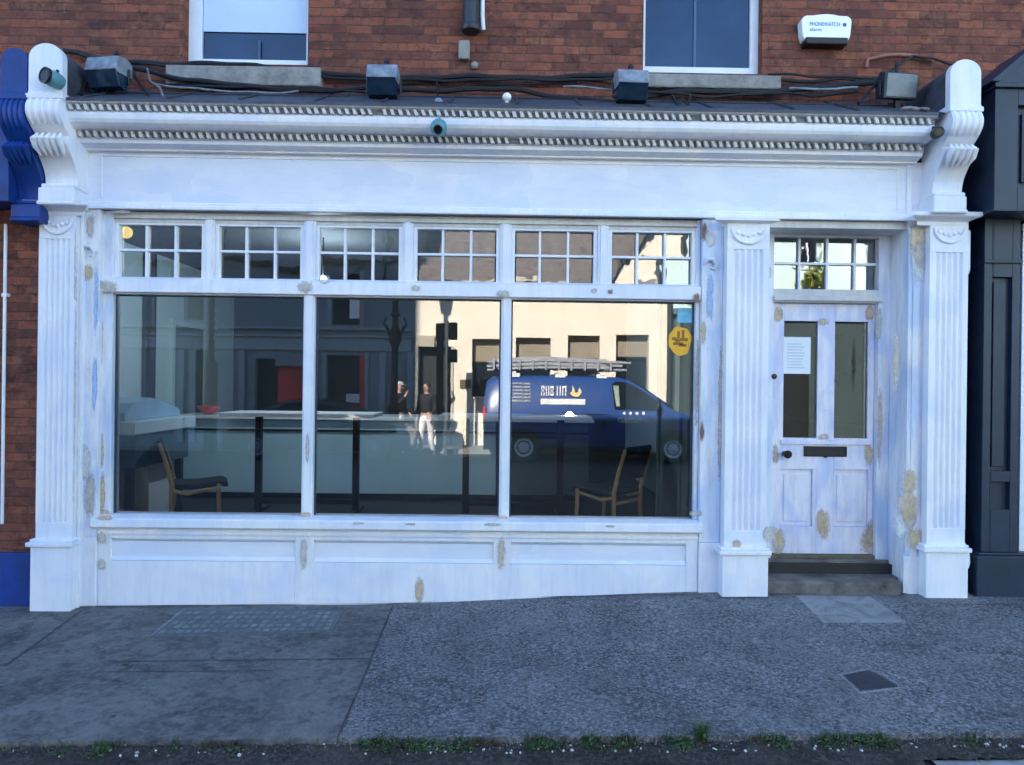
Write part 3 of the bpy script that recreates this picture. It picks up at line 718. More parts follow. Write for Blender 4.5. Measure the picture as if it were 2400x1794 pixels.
OLIVE=patchmat('bare_olive_timber',(.50,.37,.22),(.70,.56,.38)); TAN=patchmat('bare_tan_timber',(.48,.34,.22),(.70,.54,.40)); GREY=patchmat('grey_filler',(.42,.37,.31),(.66,.61,.54)); RUST=patchmat('rust_stain',(.14,.06,.045),(.3,.16,.12)); SKYB=patchmat('blue_filler',(.30,.48,.78),(.45,.6,.85)); PALE=patchmat('pale_filler',(.55,.56,.56),(.75,.75,.72))
PK=0
def patch(px,py,w_,h_,y,mat,par=sf):
    global PK; PK=(PK+1)%23; y-=.0004*PK
    x,z=W(px,py,y); d=(y-CAM[1])/F; a=w_*d/2*1.12; b=h_*d/2*1.1
    m=MB().quad((x-a,y,z-b),(x+a,y,z-b),(x+a,y,z+b),(x-a,y,z+b)); o=m.build('paint_patch',mat,par); return o
PT=[(983,1380,22,62,-.0315,OLIVE),(1175,1298,18,80,-.0475,TAN),(712,1300,16,80,-.0475,GREY),(238,1262,20,30,-.0475,GREY),(238,1322,18,26,-.0475,GREY),
(1727,1278,20,26,-.142,TAN),(1805,1252,34,40,-.142,GREY),(236,1055,14,90,-.0015,OLIVE),(238,1165,16,110,-.0015,OLIVE),(242,1205,34,24,-.0015,TAN),
(190,985,8,240,-.0515,GREY),(210,1160,26,110,-.0515,GREY),(201,1085,22,90,-.0515,PALE),(225,700,10,160,-.0515,SKYB),(222,900,12,120,-.0515,SKYB),
(250,672,46,30,-.037,GREY),(715,673,34,30,-.037,GREY),(760,655,28,22,-.037,PALE),(975,676,22,14,-.037,GREY),(1180,690,34,20,-.037,GREY),(1430,684,12,12,-.037,RUST),(1392,682,14,12,-.037,GREY),(1632,700,18,26,-.0465,RUST),
(1650,545,18,48,-.0465,RUST),(1664,560,26,40,-.0465,PALE),(1688,960,10,330,-.0465,GREY),(1645,1010,12,48,-.0465,RUST),(1648,780,14,60,-.0465,OLIVE),(1632,1205,30,16,-.0465,GREY),(1664,700,16,120,-.0465,SKYB),
(720,1050,10,70,-.0195,GREY),(716,1208,30,14,-.0195,TAN),(1178,1216,30,14,-.0195,TAN),(1155,1230,40,8,-.0865,GREY),(840,1227,26,6,-.0865,GREY),(960,1229,26,6,-.0865,GREY),(1430,1234,24,6,-.0865,GREY),(245,1214,40,12,-.0865,TAN),
(2150,560,36,100,-.0765,OLIVE),(2152,620,30,90,-.0765,PALE),(2138,520,30,26,-.0765,GREY),(2155,600,24,70,-.0765,GREY),(2100,850,12,150,-.0615,OLIVE),(2130,1130,40,60,-.0765,OLIVE),(2128,1185,54,70,-.0765,OLIVE),(2120,1225,56,80,-.0765,PALE),(2145,1262,44,50,-.0765,OLIVE),(2132,1215,30,60,-.0765,GREY),
(1825,737,22,40,DY-.0215,OLIVE),(2038,735,22,36,DY-.0215,TAN),(1931,755,26,18,DY-.0215,OLIVE),(1931,1025,28,18,DY-.0215,GREY),(2036,1065,20,60,DY-.0215,OLIVE),(1929,1228,34,76,DY-.0215,OLIVE),(1824,1270,34,70,DY-.0215,OLIVE),(2042,1272,50,76,DY-.0215,TAN),(2046,1250,40,60,DY-.0215,OLIVE),(1818,1065,14,50,DY-.0215,TAN),(2000,1010,0.1,.1,DY-.0215,TAN),
(176,900,5,600,-.1405,GREY),(176,620,5,200,-.1405,GREY),(1700,1100,5,160,-.0465,OLIVE),(1804,640,6,30,-.0515,GREY),(2172,800,5,500,-.0765,GREY),(2172,1150,5,160,-.0765,GREY),(285,497,60,8,-.0515,GREY),(212,530,18,60,-.0515,GREY),(205,640,24,40,-.0515,OLIVE),(236,800,10,120,-.0015,GREY),(1633,900,10,200,-.0015,GREY),(2060,760,14,90,.19,GREY),(2062,1000,12,180,.19,TAN)]
for p in PT:
    if p[2]>1: patch(*p)

# ================================================================== NEIGHBOURS
nb=thing('blue_shopfront','neighbouring royal blue shopfront end with scroll bracket and brick pier','shopfront',(-4,0,0))
bx1=X(66,200,-.39); bx0=X(4,200,-.39)
corbel(bx0,bx1,Z(35,114,-.39),Z(35,236,-.39),Z(40,470,-.22),1,BLUE,parent=nb,lead=False)
m=MB(); m.box(-8,bx0-.005,-.3,.1,Z(40,480,-.2),Z(40,250,-.3)); m.box(bx0-.02,lx0+.13,-.06,.12,Z(40,490,-.1),4.0); m.build('fascia',BLUE,nb,.005)
m=MB(); m.box(-4.9,lx0-.02+.12,-.02,.3,.3,Z(50,488,-.02)); m.build('brick_pier',BRICK,nb,.003)
m=MB(); m.box(-8,X(74,1350,-.04),-.06,.3,-.1,Z(40,1296,-.05)); m.build('plinth',BLUE,nb,.005)
m=MB(); m.box(-8,-4.9,.1,.4,.3,4); m.build('wall',BRICK,nb)
m=MB(); xx=X(9,900,-.05); m.tube([(xx,-.05,Z(9,1228,-.05)),(xx,-.05,Z(9,526,-.05))],.012,8); m.box(xx-.02,xx+.02,-.06,-.02,Z(9,692,-.05)-.012,Z(9,692,-.05)+.012)
tag(m.build('waste_pipe',PVCW,smooth=True),'thin white pipe down the brick pier at the far left','pipe')
tall=thing('tall_shade_block','unseen tall brick block added further up the row to shade the grey house','building',(-12,3,0))  # unseen block, shaped shallow and high so its shadow covers only the grey house
m=MB().box(-17,-8.45,.3,3.0,-.2,18.5); m.build('wall',BRICK,tall); m=MB().box(-17.1,-8.42,.22,3.08,18.5,18.7); m.build('roof',LEAD,tall)
m=MB().box(-8.40,-4.95,.42,7.5,-.2,TOP); t=thing('terrace_house','brick terrace house between the shop and the tall shading block','building',(-6.5,2,0)); m.build('wall',BRICK,t)
m=MB().box(6.1,16,.45,7.5,-.2,TOP+.3); t=thing('terrace_house','brick terrace house on the far side of the navy shopfront','building',(10,2,0)); m.build('wall',BRICK,t)

nv=thing('navy_shopfront','neighbouring dark navy shopfront with panelled pilaster and small pediment','shopfront',(4,0,0))
yy=-.34
a=X(2332,300,yy); m=MB()
zt=Z(2360,208,yy); zb=Z(2360,495,yy)
walls(m,a,a+.62,zb,zt,[(a+.17,a+.45,zb+.17,zt-.12)],yy,.1); m.box(a+.16,a+.46,yy+.05,.09,zb+.16,zt-.11); m.box(a+.22,a+.40,yy+.03,yy+.05,zb+.22,zt-.17)
m.box(a-.02,a+.64,yy-.03,.1,zt,zt+.035); 
hb=m.build('bracket_block',NAVY,nv,.004)
m=MB()
for k in range(9): m.box(a+.25,a+.38,yy+.015,yy+.03,zb+.24+k*.035,zb+.255+k*.035)
m.build('reeding',NAVY,hb,.003)
pz=zt+.035; m=MB().prism([(a-.03,pz),(a+.65,pz),(a+.31,pz+.30)],yy-.02,.1,'y'); pd=m.build('pediment',NAVY,nv,.004)
m=MB(); m.prism([(a-.06,pz),(a-.0,pz),(a+.33,pz+.285),(a+.31,pz+.325)],yy-.045,.08,'y'); m.prism([(a+.68,pz),(a+.62,pz),(a+.31,pz+.27),(a+.31,pz+.325)],yy-.045,.08,'y'); m.build('raking_moulding',NAVY,pd,.004)
px0,px1=X(2304,900,-.08),X(2388,900,-.08); gp=ground(3.8,-.1)-.02
m=MB(); z1=Z(2350,505,-.08); z0=Z(2350,1295,-.08)
walls(m,px0,px1,z0,z1,[(px0+.06,px1-.06,Z(2350,1105,-.08),Z(2350,650,-.08)),(px0+.07,px1-.06,Z(2350,1195,-.08),Z(2350,1130,-.08))],-.08,.1); m.box(px0+.05,px1-.05,-.04,.09,z0+.05,z1-.1)
m.box(px0+.09,px1-.09,-.055,-.04,Z(2350,1095,-.08),Z(2350,660,-.08)); m.box(px0-.01,px1+.01,-.10,.1,Z(2350,618,-.08),Z(2350,610,-.08))
m.build('pilaster',NAVY,nv,.004)
m=MB(); m.box(px0-.06,px1+.35,-.13,.1,gp,z0-.02); m.box(px0-.04,px1+.3,-.11,.1,z0-.02,z0); m.build('plinth',NAVY,nv,.006)
m=MB(); m.box(xr+.08,a+.05,.06,.3,gp,4.1); m.box(px1+.1,8,.12,.4,gp,zb+.02); m.box(a+.62,8,-.15,.3,zb,zt); m.build('gap_shade_board',BLACK,nv)  # near-black boards stand in for the shade of the gap beside the pilaster
m=MB(); wx=X(2391,900,-.02); m.box(wx,wx+.12,-.03,.12,Z(2395,1300,-.02),Z(2395,525,-.02)); m.build('door_frame',PVCW,nv,.004)

# ================================================================== THINGS ON THE LEDGE
def slopez(y): return 3.706+(y+.378)*(.284/.593)
def flood(px,py,rx,rz,label,face=False,w_=.25,y=-.12,sc_=1):
    x,z=W(px,py,y)
    t=thing('floodlight',label,'floodlight',(x,y,z),rz,'floodlights along the shopfront ledge',local=True)
    h=w_/2
    if face:
        m=MB().prism([(-.03,-.09),(-.05,.10),(.02,.13),(.09,.08),(.08,-.06)],-h,h,'x'); m.build('housing',simple('navy_housing',(.016,.03,.05),.4,0,.2,9,0),t,.008)
        m=MB().add([(-h+.015,-.037,-.075),(h-.015,-.037,-.075),(h-.015,-.056,.09),(-h+.015,-.056,.09),(-h+.015,-.03,-.075),(h-.015,-.03,-.075),(h-.015,-.045,.09),(-h+.015,-.045,.09)],[(0,1,2,3),(7,6,5,4),(0,4,5,1),(1,5,6,2),(2,6,7,3),(3,7,4,0)]); m.build('lens',simple('dusty_lens',(.13,.15,.16),.35,0,.25,9,0),t)
    else:
        m=MB().prism([(-.10,.115),(-.135,.01),(-.11,-.01),(.06,.0),(.06,.10),(.0,.13)],-h,h,'x'); m.build('housing',GREYMET,t,.008)
        m=MB().prism([(-.135,.008),(-.12,-.012),(-.075,-.10),(-.01,-.11),(.05,.0)],-h+.006,h-.006,'x'); m.build('lens',simple('dark_lens',(.012,.03,.055),.15,0,.3,9,0),t,.004)
    m=MB(); m.box(-.02,.02,.0,.03,-.16,-.05); m.tube([(-h-.012,.0,-.06),(-h-.012,.0,.05)],.008,6); m.tube([(h+.012,.0,-.06),(h+.012,.0,.05)],.008,6); m.tube([(-h-.012,.0,-.06),(h+.012,.0,-.06)],.008,6); m.tube([(0,.02,.12),(.01,.03,.19)],.016,8); m.ball((.012,.03,.19),.022,8)
    m.build('mounting_bracket',BLACK,t)
    return t
flood(262,182,0,R(-10),'floodlight with pale top at the left end of the ledge beside the bracket',w_=.26)
flood(900,200,0,R(0),'floodlight standing left of centre on the ledge above the middle of the fascia',w_=.225)
flood(1476,212,0,R(4),'floodlight on the ledge at the left end of the right stone sill',w_=.235)
flood(2105,208,0,R(6),'dark floodlight with its grey glass facing out at the right end of the ledge',True,.27)
def dome(px,py,y,r,c,label,look,lens=.5):
    x,z=W(px,py,y); t=thing('security_camera',label,'security camera',(x,y,z),0,'small security cameras on the shopfront',local=True)
    m=MB(); m.lathe([(r*.75,r*1.3),(r*.95,r*.6),(r,0),(r*.93,-r*.35),(r*.7,-r*.75),(r*.45,-r*.9)],(0,0,0),'y',20)
    xf=Matrix.Rotation(look[1],4,'Z')@Matrix.Rotation(look[0],4,'X')
    m.build('housing',c,t,smooth=True,xf=xf)
    m=MB(); m.lathe([(r*lens*1.15,-r*.6),(r*lens*1.15,-r*.97),(r*lens*.9,-r*1.02),(r*lens*.8,-r*.93)],(0,0,0),'y',18); m.build('lens',LENS,t,smooth=True,xf=xf)
    m=MB(); m.tube([(0,r*.6,r*.5),(.0,r*1.2,r*1.4)],.012,8); m.build('mount',BLACK,t)
    return t
dome(121,184,-.47,.058,TEAL,'teal camera with a large black lens on the left bracket head',(R(-4),R(-24)),.86)
dome(1028,300,-.40,.062,TEAL,'teal ball camera hanging below the cornice left of the middle',(R(28),0),.45)
dome(2196,312,-.40,.040,BLACK,'small black camera tucked against the right bracket',(R(5),R(-12)),.85)
def cable(pts,r,label,y=.12,mat=BLACK,sag=.012,grp=None):
    P=[]
    ys=y if isinstance(y,(list,tuple)) else [y]*len(pts)
    for (a,b,ya,yb) in zip(pts,pts[1:],ys,ys[1:]):
        n=8
        for k in range(n):
            t_=k/n; px=a[0]+(b[0]-a[0])*t_; py=a[1]+(b[1]-a[1])*t_+2.5*math.sin(px*.021+r*900)+1.5*math.sin(px*.05)
            yv=ya+(yb-ya)*t_; x,z=W(px,py,yv); P.append((x,yv,z))
    x,z=W(*pts[-1],ys[-1]); P.append((x,ys[-1],z))
    o=MB().tube(P,r,8).build('cable',mat,smooth=True); return tag(o,label,'cable',grp)
CG='cables strung over the shopfront ledge'  # cables thickened, with extra strands, to put dark shadow along the ledge
cable([(150,118),(185,125),(215,140),(330,146),(430,150),(600,155),(720,168),(860,184),(930,180),(1200,182),(1430,178),(1512,171)],.021,'thick black cable bundle running from the left bracket to the right window',.16,grp=CG)
cable([(215,150),(300,158),(440,186),(600,207),(760,212),(880,210),(1200,211),(1330,228),(1440,240)],.020,'thick black cable sagging under the left stone sill',.10,grp=CG)
cable([(1500,225),(1560,218),(1700,216),(1830,213),(1960,205),(2060,188)],.023,'thick black cable under the right stone sill',.12,grp=CG)
cable([(1800,172),(1900,182),(2060,180),(2090,165),(2140,132),(2190,140),(2240,160)],.010,'black cable looping over the dark floodlight at the right',.14,grp=CG)
cable([(280,128),(300,150),(330,200),(352,232)],.009,'black stay rod slanting down right of the left floodlight',[.1,.0,-.1,-.2],grp=CG)
cable([(218,140),(205,180),(190,222)],.010,'black lead dropping between the left bracket and its floodlight',[.1,-.05,-.25],grp=CG)
cable([(2060,190),(2035,215),(2012,243)],.012,'black stay rod slanting down left of the dark floodlight',[-.05,-.1,-.2],grp=CG)
cable([(1024,190),(1026,230),(1025,262)],.008,'thin black lead dropping over the ledge to the hanging ball camera',[.12,-.1,-.3],grp=CG)
cable([(360,196),(480,214),(620,216),(700,214)],.008,'pale grey conduit lying on the lead under the left sill',.0,GREYMET,grp=CG)
cable([(330,152),(470,158),(640,166),(770,178),(860,190),(1010,187),(1250,188),(1430,184)],.012,'second black cable running close under the thick bundle on the brick',.15,grp=CG)
cable([(940,196),(1080,193),(1240,197),(1400,190),(1440,196)],.009,'thin black cable between the second and third floodlights',.17,grp=CG)
cable([(400,204),(520,200),(640,210),(780,205),(860,218)],.011,'black cable lying on the left stone sill face',.09,grp=CG)
cable([(1520,216),(1640,226),(1790,219),(1900,226),(2010,214)],.011,'looping black cable low on the lead below the right sill',.08,grp=CG)
cable([(1790,182),(1870,190),(1960,186),(2040,194)],.014,'black cable crossing the brick left of the dark floodlight',.15,grp=CG)
cable([(1320,205),(1420,210),(1440,212)],.008,'pale grey conduit lying left of the third floodlight',.0,GREYMET,grp=CG)
cable([(1850,208),(1960,212),(2010,205)],.009,'pale grey conduit lying left of the dark floodlight',-.02,GREYMET,grp=CG)
cable([(2030,160),(2034,140),(2075,133),(2145,130),(2190,140)],.013,'terracotta coloured flashing strip fixed to the brick at the right',.19,simple('terracotta',(.35,.15,.11),.8,0,.3,9,.2),grp=CG)
cable([(345,160),(352,190),(375,205),(385,232),(365,236)],.008,'tangle of grey wire right of the left floodlight',[.0,-.1,-.12,-.2,-.2],simple('grey_wire',(.16,.15,.16),.6,0,.3,9,0),grp=CG)
cable([(1575,225),(1590,255),(1600,235),(1612,252),(1618,225)],.009,'loop of black wire hanging on the lead below the right sill',[.0,-.2,-.15,-.2,.0],grp=CG)
for (px,py,lb) in ((1188,228,'small white round insulator on the ledge right of the hanging ball camera'),(1028,240,'crumpled pale sealant lump above the hanging ball camera')):
    x,z=W(px,py,-.2); m=MB(); m.ball((x,-.2,z),.035,10,1,1,.9); m.tube([(x,-.2,z-.02),(x,-.17,z-.09)],.014,6); m.ball((x+.03,-.21,z-.02),.02,8) if px<1100 else None
    tag(m.build('insulator',BRIGHT if px>1100 else GREYMET,smooth=True),lb,'insulator')
x,z=W(2140,255,-.25); m=MB()
for k in range(6): m.ball((x-.06+.03*k,-.25,z-.01*random.random()),.03,8,1.2,1,.6)
tag(m.build('mortar_lump',STONE,smooth=True),'pale lump of old mortar on the lead beside the right bracket','mortar')

# ---- stickers on the shop glass
x,z=W(1594,797,GY-.004); m=MB(); P=[]
for k in range(28):
    a=2*PI*k/28; r_=.092+.004*math.sin(7*a+1)+.003*math.sin(4*a); P.append((x+r_*1.0*math.cos(a)*(1.0),z+r_*1.12*math.sin(a)-(.02 if math.sin(a)<-.7 else 0)))
t=thing('window_sticker','round yellow sticker with brown marks at the right of the shop glass','sticker',(x,GY-.003,z))
m.prism(P,GY-.0035,GY-.001,'y'); m.build('disc',simple('yellow_vinyl',(.85,.42,.02),.5,0,.15,9,0),t)
m=MB()
for dx,dz,a_,b_ in ((-.012,.038,.012,.028),(.022,.045,.011,.032),(-.045,.008,.018,.012),(-.02,-.005,.02,.012),(.03,.002,.03,.012),(-.015,-.03,.04,.011),(.02,-.042,.028,.011)):
    m.box(x+dx-a_,x+dx+a_,GY-.0045,GY-.0036,z+dz-b_,z+dz+b_)
m.build('printed_marks',simple('brown_ink',(.32,.13,.01),.6,0,.1,9,0),t,.003)
x0,z1=W(1588,722,GY-.003); x1,z0=W(1622,757,GY-.003)
tag(MB().box(x0,x1,GY-.003,GY-.001,z0,z1).build('window_sticker',simple('cyan_vinyl',(.16,.5,.72),.5,0,.25,9,0)),'small square pale blue sticker above the yellow one','sticker')

# ================================================================== INTERIOR
INW=simple('interior_white',(.74,.84,.86),.8,0,.06,1.5,.05)
ING=simple('interior_grey',(.07,.08,.09),.8,0,.15,1.2,.05)
FLR=simple('dark_floor',(.018,.018,.02),.5,0,.3,3,.05)
zf=.30; IX0,IX1=-4.3,2.06; BD=6.2
m=MB().box(-4.5,3.5,.13,BD+.2,-.1,zf); tag(m.build('floor',FLR),kind='structure')
m=MB().box(-4.5,3.5,.13,BD+.2,3.25,3.4); tag(m.build('ceiling',simple('ceiling_grey',(.10,.10,.10),.9,0,.1,2,0)),kind='structure')
tag(MB().box(IX0-.12,IX0,.13,BD,zf,3.25).build('wall_left',INW),kind='structure')
tag(MB().box(IX0-.12,3.5,BD,BD+.15,zf,3.25).build('wall_back',ING),kind='structure')
tag(MB().box(IX1-.06,IX1,.44,BD,zf,3.25).build('wall_hall',INW),kind='structure')
tag(MB().box(3.22,3.36,.44,BD,zf,3.25).build('wall_right',simple('hall_green',(.40,.50,.48),.8,0,.08,1.5,.05)),kind='structure')
# window-bay return panel
t=thing('display_return','pale tongued panel closing the right end of the shop window','panel',(1.5,.6,zf))
m=MB().box(1.47,1.53,.14,1.2,zf,3.2); m.box(1.445,1.47,.30,.34,zf,3.2); m.box(1.45,1.47,1.12,1.2,zf,3.2); m.build('board',simple('sage_board',(.16,.22,.23),.6,0,.15,3,0),t,.004)
# left wall details: dark pipe and pale door casing, hallway stairs
x=IX0+.07; tag(MB().box(-4.45,-3.1,.13,.29,zf,3.25).build('wall_front',INW),kind='structure'); tag(MB().tube([(x+.03,3.2,zf),(x+.03,3.2,3.2)],.055,10).build('heating_pipe',DARKMET,smooth=True),'dark vertical pipe against the pale inner left wall','pipe')
t=thing('inner_door','pale panelled inner door in the left wall of the shop','door',(IX0,2.9,zf))
m=MB(); m.box(IX0+.001,IX0+.05,3.9,3.98,zf,2.4); m.box(IX0+.001,IX0+.05,4.95,5.03,zf,2.4); m.box(IX0+.001,IX0+.05,3.9,5.03,2.4,2.48); m.build('casing',INW,t,.004)
MB().box(IX0+.001,IX0+.02,3.98,4.95,zf,2.4).build('leaf',simple('leaf_green',(.3,.38,.38),.6,0,.1,3,0),t)
# hallway behind the door
t=thing('hall_panelling','dark dado and sloping handrail on the green grey hall wall behind the door','panelling',(3.2,1.5,zf))
MB().box(3.19,3.219,.45,3.6,zf,1.34).build('dado',simple('dado_brown',(.03,.028,.028),.6,0,.2,4,0),t); MB().box(3.18,3.219,.45,3.6,1.34,1.375).build('dado_rail',DARKMET,t)
MB().box(3.195,3.219,.45,3.6,2.17,2.215).build('picture_rail',DARKMET,t)
MB().box(3.20,3.219,1.72,3.3,1.376,2.165).build('doorway',BLACK,t); MB().tube([(3.17,.45,2.06),(3.17,1.70,1.63)],.024,10).build('handrail',DARKMET,t,smooth=True)
x,z=W(490,972,3.3); t=thing('bowl','small pink bowl on the counter at the left','bowl',(x,3.3,1.282)); MB().lathe([(.04,0),(.12,.06),(.14,.10),(.125,.10),(.10,.06),(.03,.02)],(x,3.3,1.281),'z',20).build('dish',simple('pink_glaze',(.75,.2,.25),.4,0,.1,5,0),t,smooth=True)
# bar-height tables
def table(xc,yc,wd,legs,label):
    t=thing('high_table',label,'table',(xc,yc,zf),0,'white topped high tables behind the shop glass',local=True)
    MB().box(-wd/2,wd/2,-.3,.3,1.025,1.065).build('tabletop',BRIGHT,t,.006)
    fr=MB()
    for lx in legs:
        MB().box(lx-.034,lx+.034,-.06,.0,.0,1.02).build('leg',BLACK,t,.003); MB().box(lx-.034,lx+.034,-.27,.27,.0,.03).build('foot',BLACK,t,.003)
    MB().box(legs[0]+.034,legs[1]-.034,-.05,-.02,.09,.14).build('stretcher',BLACK,t,.003)
    return t
TY=2.05
def tabX(px): return X(px,1000,TY)
a,b=tabX(522),tabX(880); la,lb_=tabX(595),tabX(828); c=(a+b)/2
table(c,TY+.2,b-a,(la-c,lb_-c),'long white topped high table on black legs behind the left two panes')
a,b=tabX(1030),tabX(1385); la,lb_=tabX(1091),tabX(1317); c=(a+b)/2
table(c,TY+.2,b-a,(la-c,lb_-c),'white topped high table behind the right pane with a ball of light on it')
# serving counter
t=thing('serving_counter','long blue grey serving counter deeper in the shop behind the tables','counter',(-.5,3.5,zf))
CB_=simple('counter_blue',(.48,.68,.80),.5,0,.06,2,0)
m=MB(); m.box(-3.8,-.06,3.1,3.9,zf+.07,1.24); m.build('front',CB_,t,.004)
MB().box(-.055,1.05,3.12,3.9,zf+.07,1.24).build('front',simple('counter_slate',(.09,.13,.15),.5,0,.1,2,0),t,.004)
MB().box(-3.85,1.1,3.05,3.95,1.241,1.28).build('worktop',simple('counter_top',(.88,.9,.92),.4,0,.05,2,0),t,.004)
MB().box(-3.78,1.03,3.16,3.8,zf,zf+.069).build('kickboard',BLACK,t)
MB().box(-3.79,1.04,3.085,3.099,1.10,1.125).build('trim',DARKMET,t)
# display cabinet at the left, with worktop
t=thing('display_cabinet','low pale cabinet with a curved lid in the left corner of the shop','cabinet',(-3.6,1.2,zf))
x0,x1=IX0+.3,-3.10
m=MB(); m.box(x0,x1,.6,1.85,1.225,1.335); m.build('worktop',simple('cab_top',(.75,.84,.9),.5,0,.08,3,0),t,.006)
m=MB(); m.box(x0,x1-.03,.68,1.75,.93,1.224); m.build('drawer_box',simple('cab_dark',(.07,.14,.18),.5,0,.15,3,0),t,.006)
for xx,yy in ((x1-.10,.72),(x1-.10,1.70),(x0+.1,.72)): MB().box(xx-.03,xx+.03,yy-.03,yy+.03,zf,.93).build('leg',DARKMET,t)
m=MB().box(x0,x1-.16,1.2,1.7,zf,.929); m.build('cupboard',simple('cab_white',(.7,.74,.76),.5,0,.05,3,0),t)
P=[(.72,1.336),(.72,1.40),(.9,1.49),(1.2,1.53),(1.6,1.46),(1.8,1.40),(1.8,1.336)]
m=MB().prism(P,x0+.02,x1-.14,'x'); m.build('lid',simple('cab_lid',(.40,.58,.78),.2,0,.1,3,0),t,.01)
m=MB().box(x1-.15,x1-.01,.585,.60,1.235,1.33); m.build('price_card',BRIGHT,t)
# chairs
WOOD=simple('beech',(.52,.36,.20),.5,0,.25,6,.1,stretch=(1,1,.3)); UPH=simple('navy_upholstery',(.012,.018,.028),.85,0,.2,20,.3)
def chair(loc,rz,label,arm=False):
    t=thing('chair',label,'chair',loc,rz,'wooden framed chairs just inside the shop window',local=True)
    w_=.23
    for sx in (-1,1):
        MB().tube([(sx*w_,.20,0),(sx*w_,.18,.44),(sx*w_,.19,.46)],[.015,.019,.019],8).build('leg',WOOD,t,smooth=True)        # front
        MB().tube([(sx*w_,-.24,0),(sx*w_,-.20,.25),(sx*w_,-.20,.46),(sx*w_,-.25,.66),(sx*w_,-.31,.84)],[.016,.02,.021,.018,.015],8).build('leg',WOOD,t,smooth=True)
        MB().tube([(sx*w_,-.20,.42),(sx*w_,-.08,.385),(sx*w_,.18,.43)],.016,8).build('side_rail',WOOD,t,smooth=True)
    MB().tube([(-w_,-.20,.36),(w_,-.20,.36)],.017,8).build('rear_rail',WOOD,t,smooth=True)
    m=MB().prism([(-.20,.43),(-.05,.415),(.20,.44),(.26,.43),(.265,.46),(.22,.485),(0,.465),(-.2,.47)],-.215,.215,'x'); m.build('seat',UPH,t,.012)
    m=MB().prism([(-.245,.56),(-.33,.86),(-.30,.865),(-.215,.565)],-.21,.21,'x'); m.build('backrest',UPH,t,.01)
    return t
chair((X(462,1100,1.15),1.15,zf),R(-68),'wooden chair with navy padded seat facing right behind the left pane')
chair((.98,1.02,zf),R(50),'wooden chair turned with its back to the glass behind the right pane')
# lit globe lamps seen through the glass
def glow(name,c,st):
    m,n,p=newmat(name); p.inputs['Base Color'].default_value=(*c,1); p.inputs['Emission Color'].default_value=(*c,1); p.inputs['Emission Strength'].default_value=st; return m
def globe(px,py,y,r_,mt_,label,flex=True):
    x,z=W(px,py,y); t=thing('globe_lamp',label,'lamp',(x,y,z))
    MB().ball((x,y,z),r_,20).build('globe',mt_,t,smooth=True)
    if flex: MB().tube([(x,y,z+r_*.9),(x,y,3.25)],.008,6).build('flex',BLACK,t)
    else: MB().lathe([(r_*.9,-r_*1.05),(r_*.5,-r_*.8),(r_*.4,-r_*.6)],(x,y,z),'z',12).build('lamp_base',DARKMET,t,smooth=True)
globe(296,545,1.2,.055,glow('amber_glow',(.5,.34,.11),.5),'lit amber globe lamp hanging behind the leftmost transom light')
globe(757,657,2.3,.042,glow('white_glow',(.62,.84,1),240),'lit white globe lamp hanging behind the third transom light')
globe(1335,975,2.15,.042,glow('warm_glow',(1,.97,.9),14),'small lit white ball lamp standing on the right high table',False)
# ================================================================== ACROSS THE STREET (seen in the glass)
WD=14.3; WY=mir(WD)                 # far house fronts
def VX(px,py=900,Y=WD): return W(px,py,Y)[0]
def VZ(py,px=1200,Y=WD): return W(px,py,Y)[1]
CREAM=simple('cream_render',(.86,.77,.63),.9,0,.05,2,.3); GREYR=simple('grey_render',(.22,.25,.27),.85,0,.15,1.5,.2); MINT=simple('mint_render',(.66,.84,.78),.9,0,.06,2,.2)
SLATE=simple('brown_slate',(.17,.148,.14),.8,0,.6,9,.5,.02,stretch=(1,1,3))
TRIMG=simple('pale_trim',(.32,.36,.38),.7,0,.15,3,.1); DK=simple('dark_opening',(.008,.01,.012),.6,0,.2,3,0); BLIND=simple('tan_blind',(.30,.25,.19),.8,0,.12,5,0,stretch=(8,8,.5))
REDP=simple('red_paint',(.75,.05,.05),.4,0,.15,4,0)
def hole(px0,px1,py0,py1): return (VX(px0),VX(px1),VZ(py1,(px0+px1)/2),VZ(py0,(px0+px1)/2))
# grey house
ga=thing('grey_house','shaded grey rendered house with a shopfront, seen reflected in the left panes','building',(-8,WY,0))
gx1=VX(971)-.003
H=[hole(430,476,640,750),hole(775,842,650,762),hole(764,855,833,1010),hole(452,500,822,1010),hole(598,645,840,1010),hole(644,708,858,1010)]
holes=[(a,b,max(0,c),d) for a,b,c,d in H]
m=MB(); walls(m,-16,gx1,-.05,4.9,holes,WY-.3,WY); m.build('wall',GREYR,ga)
MB().box(-16,gx1,WY-4,WY-.6,-.05,4.85).build('rear_wall',DK,ga)
m=MB().prism([(WY+.25,4.85),(WY-4,8.3),(WY-4.2,8.3),(WY-4.2,4.85)],-16,gx1,'x'); m.build('roof',SLATE,ga)
MB().box(-16,gx1,WY,WY+.14,4.72,4.84).build('gutter',DARKMET,ga,.02)
for i,(a,b,c,d) in enumerate(holes):
    MB().box(a,b,WY-.33,WY-.22,c,d).build('window' if i<2 else 'door',REDP if i==5 else DGLASS if i<2 else DK,ga)
    if i<3:
        m=MB(); m.box(a-.1,a,WY,WY+.03,c-.08,d+.08); m.box(b,b+.1,WY,WY+.03,c-.08,d+.08); m.box(a-.15,b+.15,WY,WY+.08,c-.16,c-.08); m.build('window_surround',TRIMG,ga)
m=MB()
for p in (786,768): zz=VZ(p,600); m.box(-16,gx1-.1,WY,WY+.10,zz-.04,zz+.02)
m.box(-16,gx1-.1,WY,WY+.05,VZ(820,600),VZ(790,600)); m.build('fascia',TRIMG,ga,.01)
for p in (418,445,560,725,890,955): MB().box(VX(p),VX(p)+.16,WY,WY+.07,0,VZ(822,600)).build('pilaster',TRIMG,ga,.01)
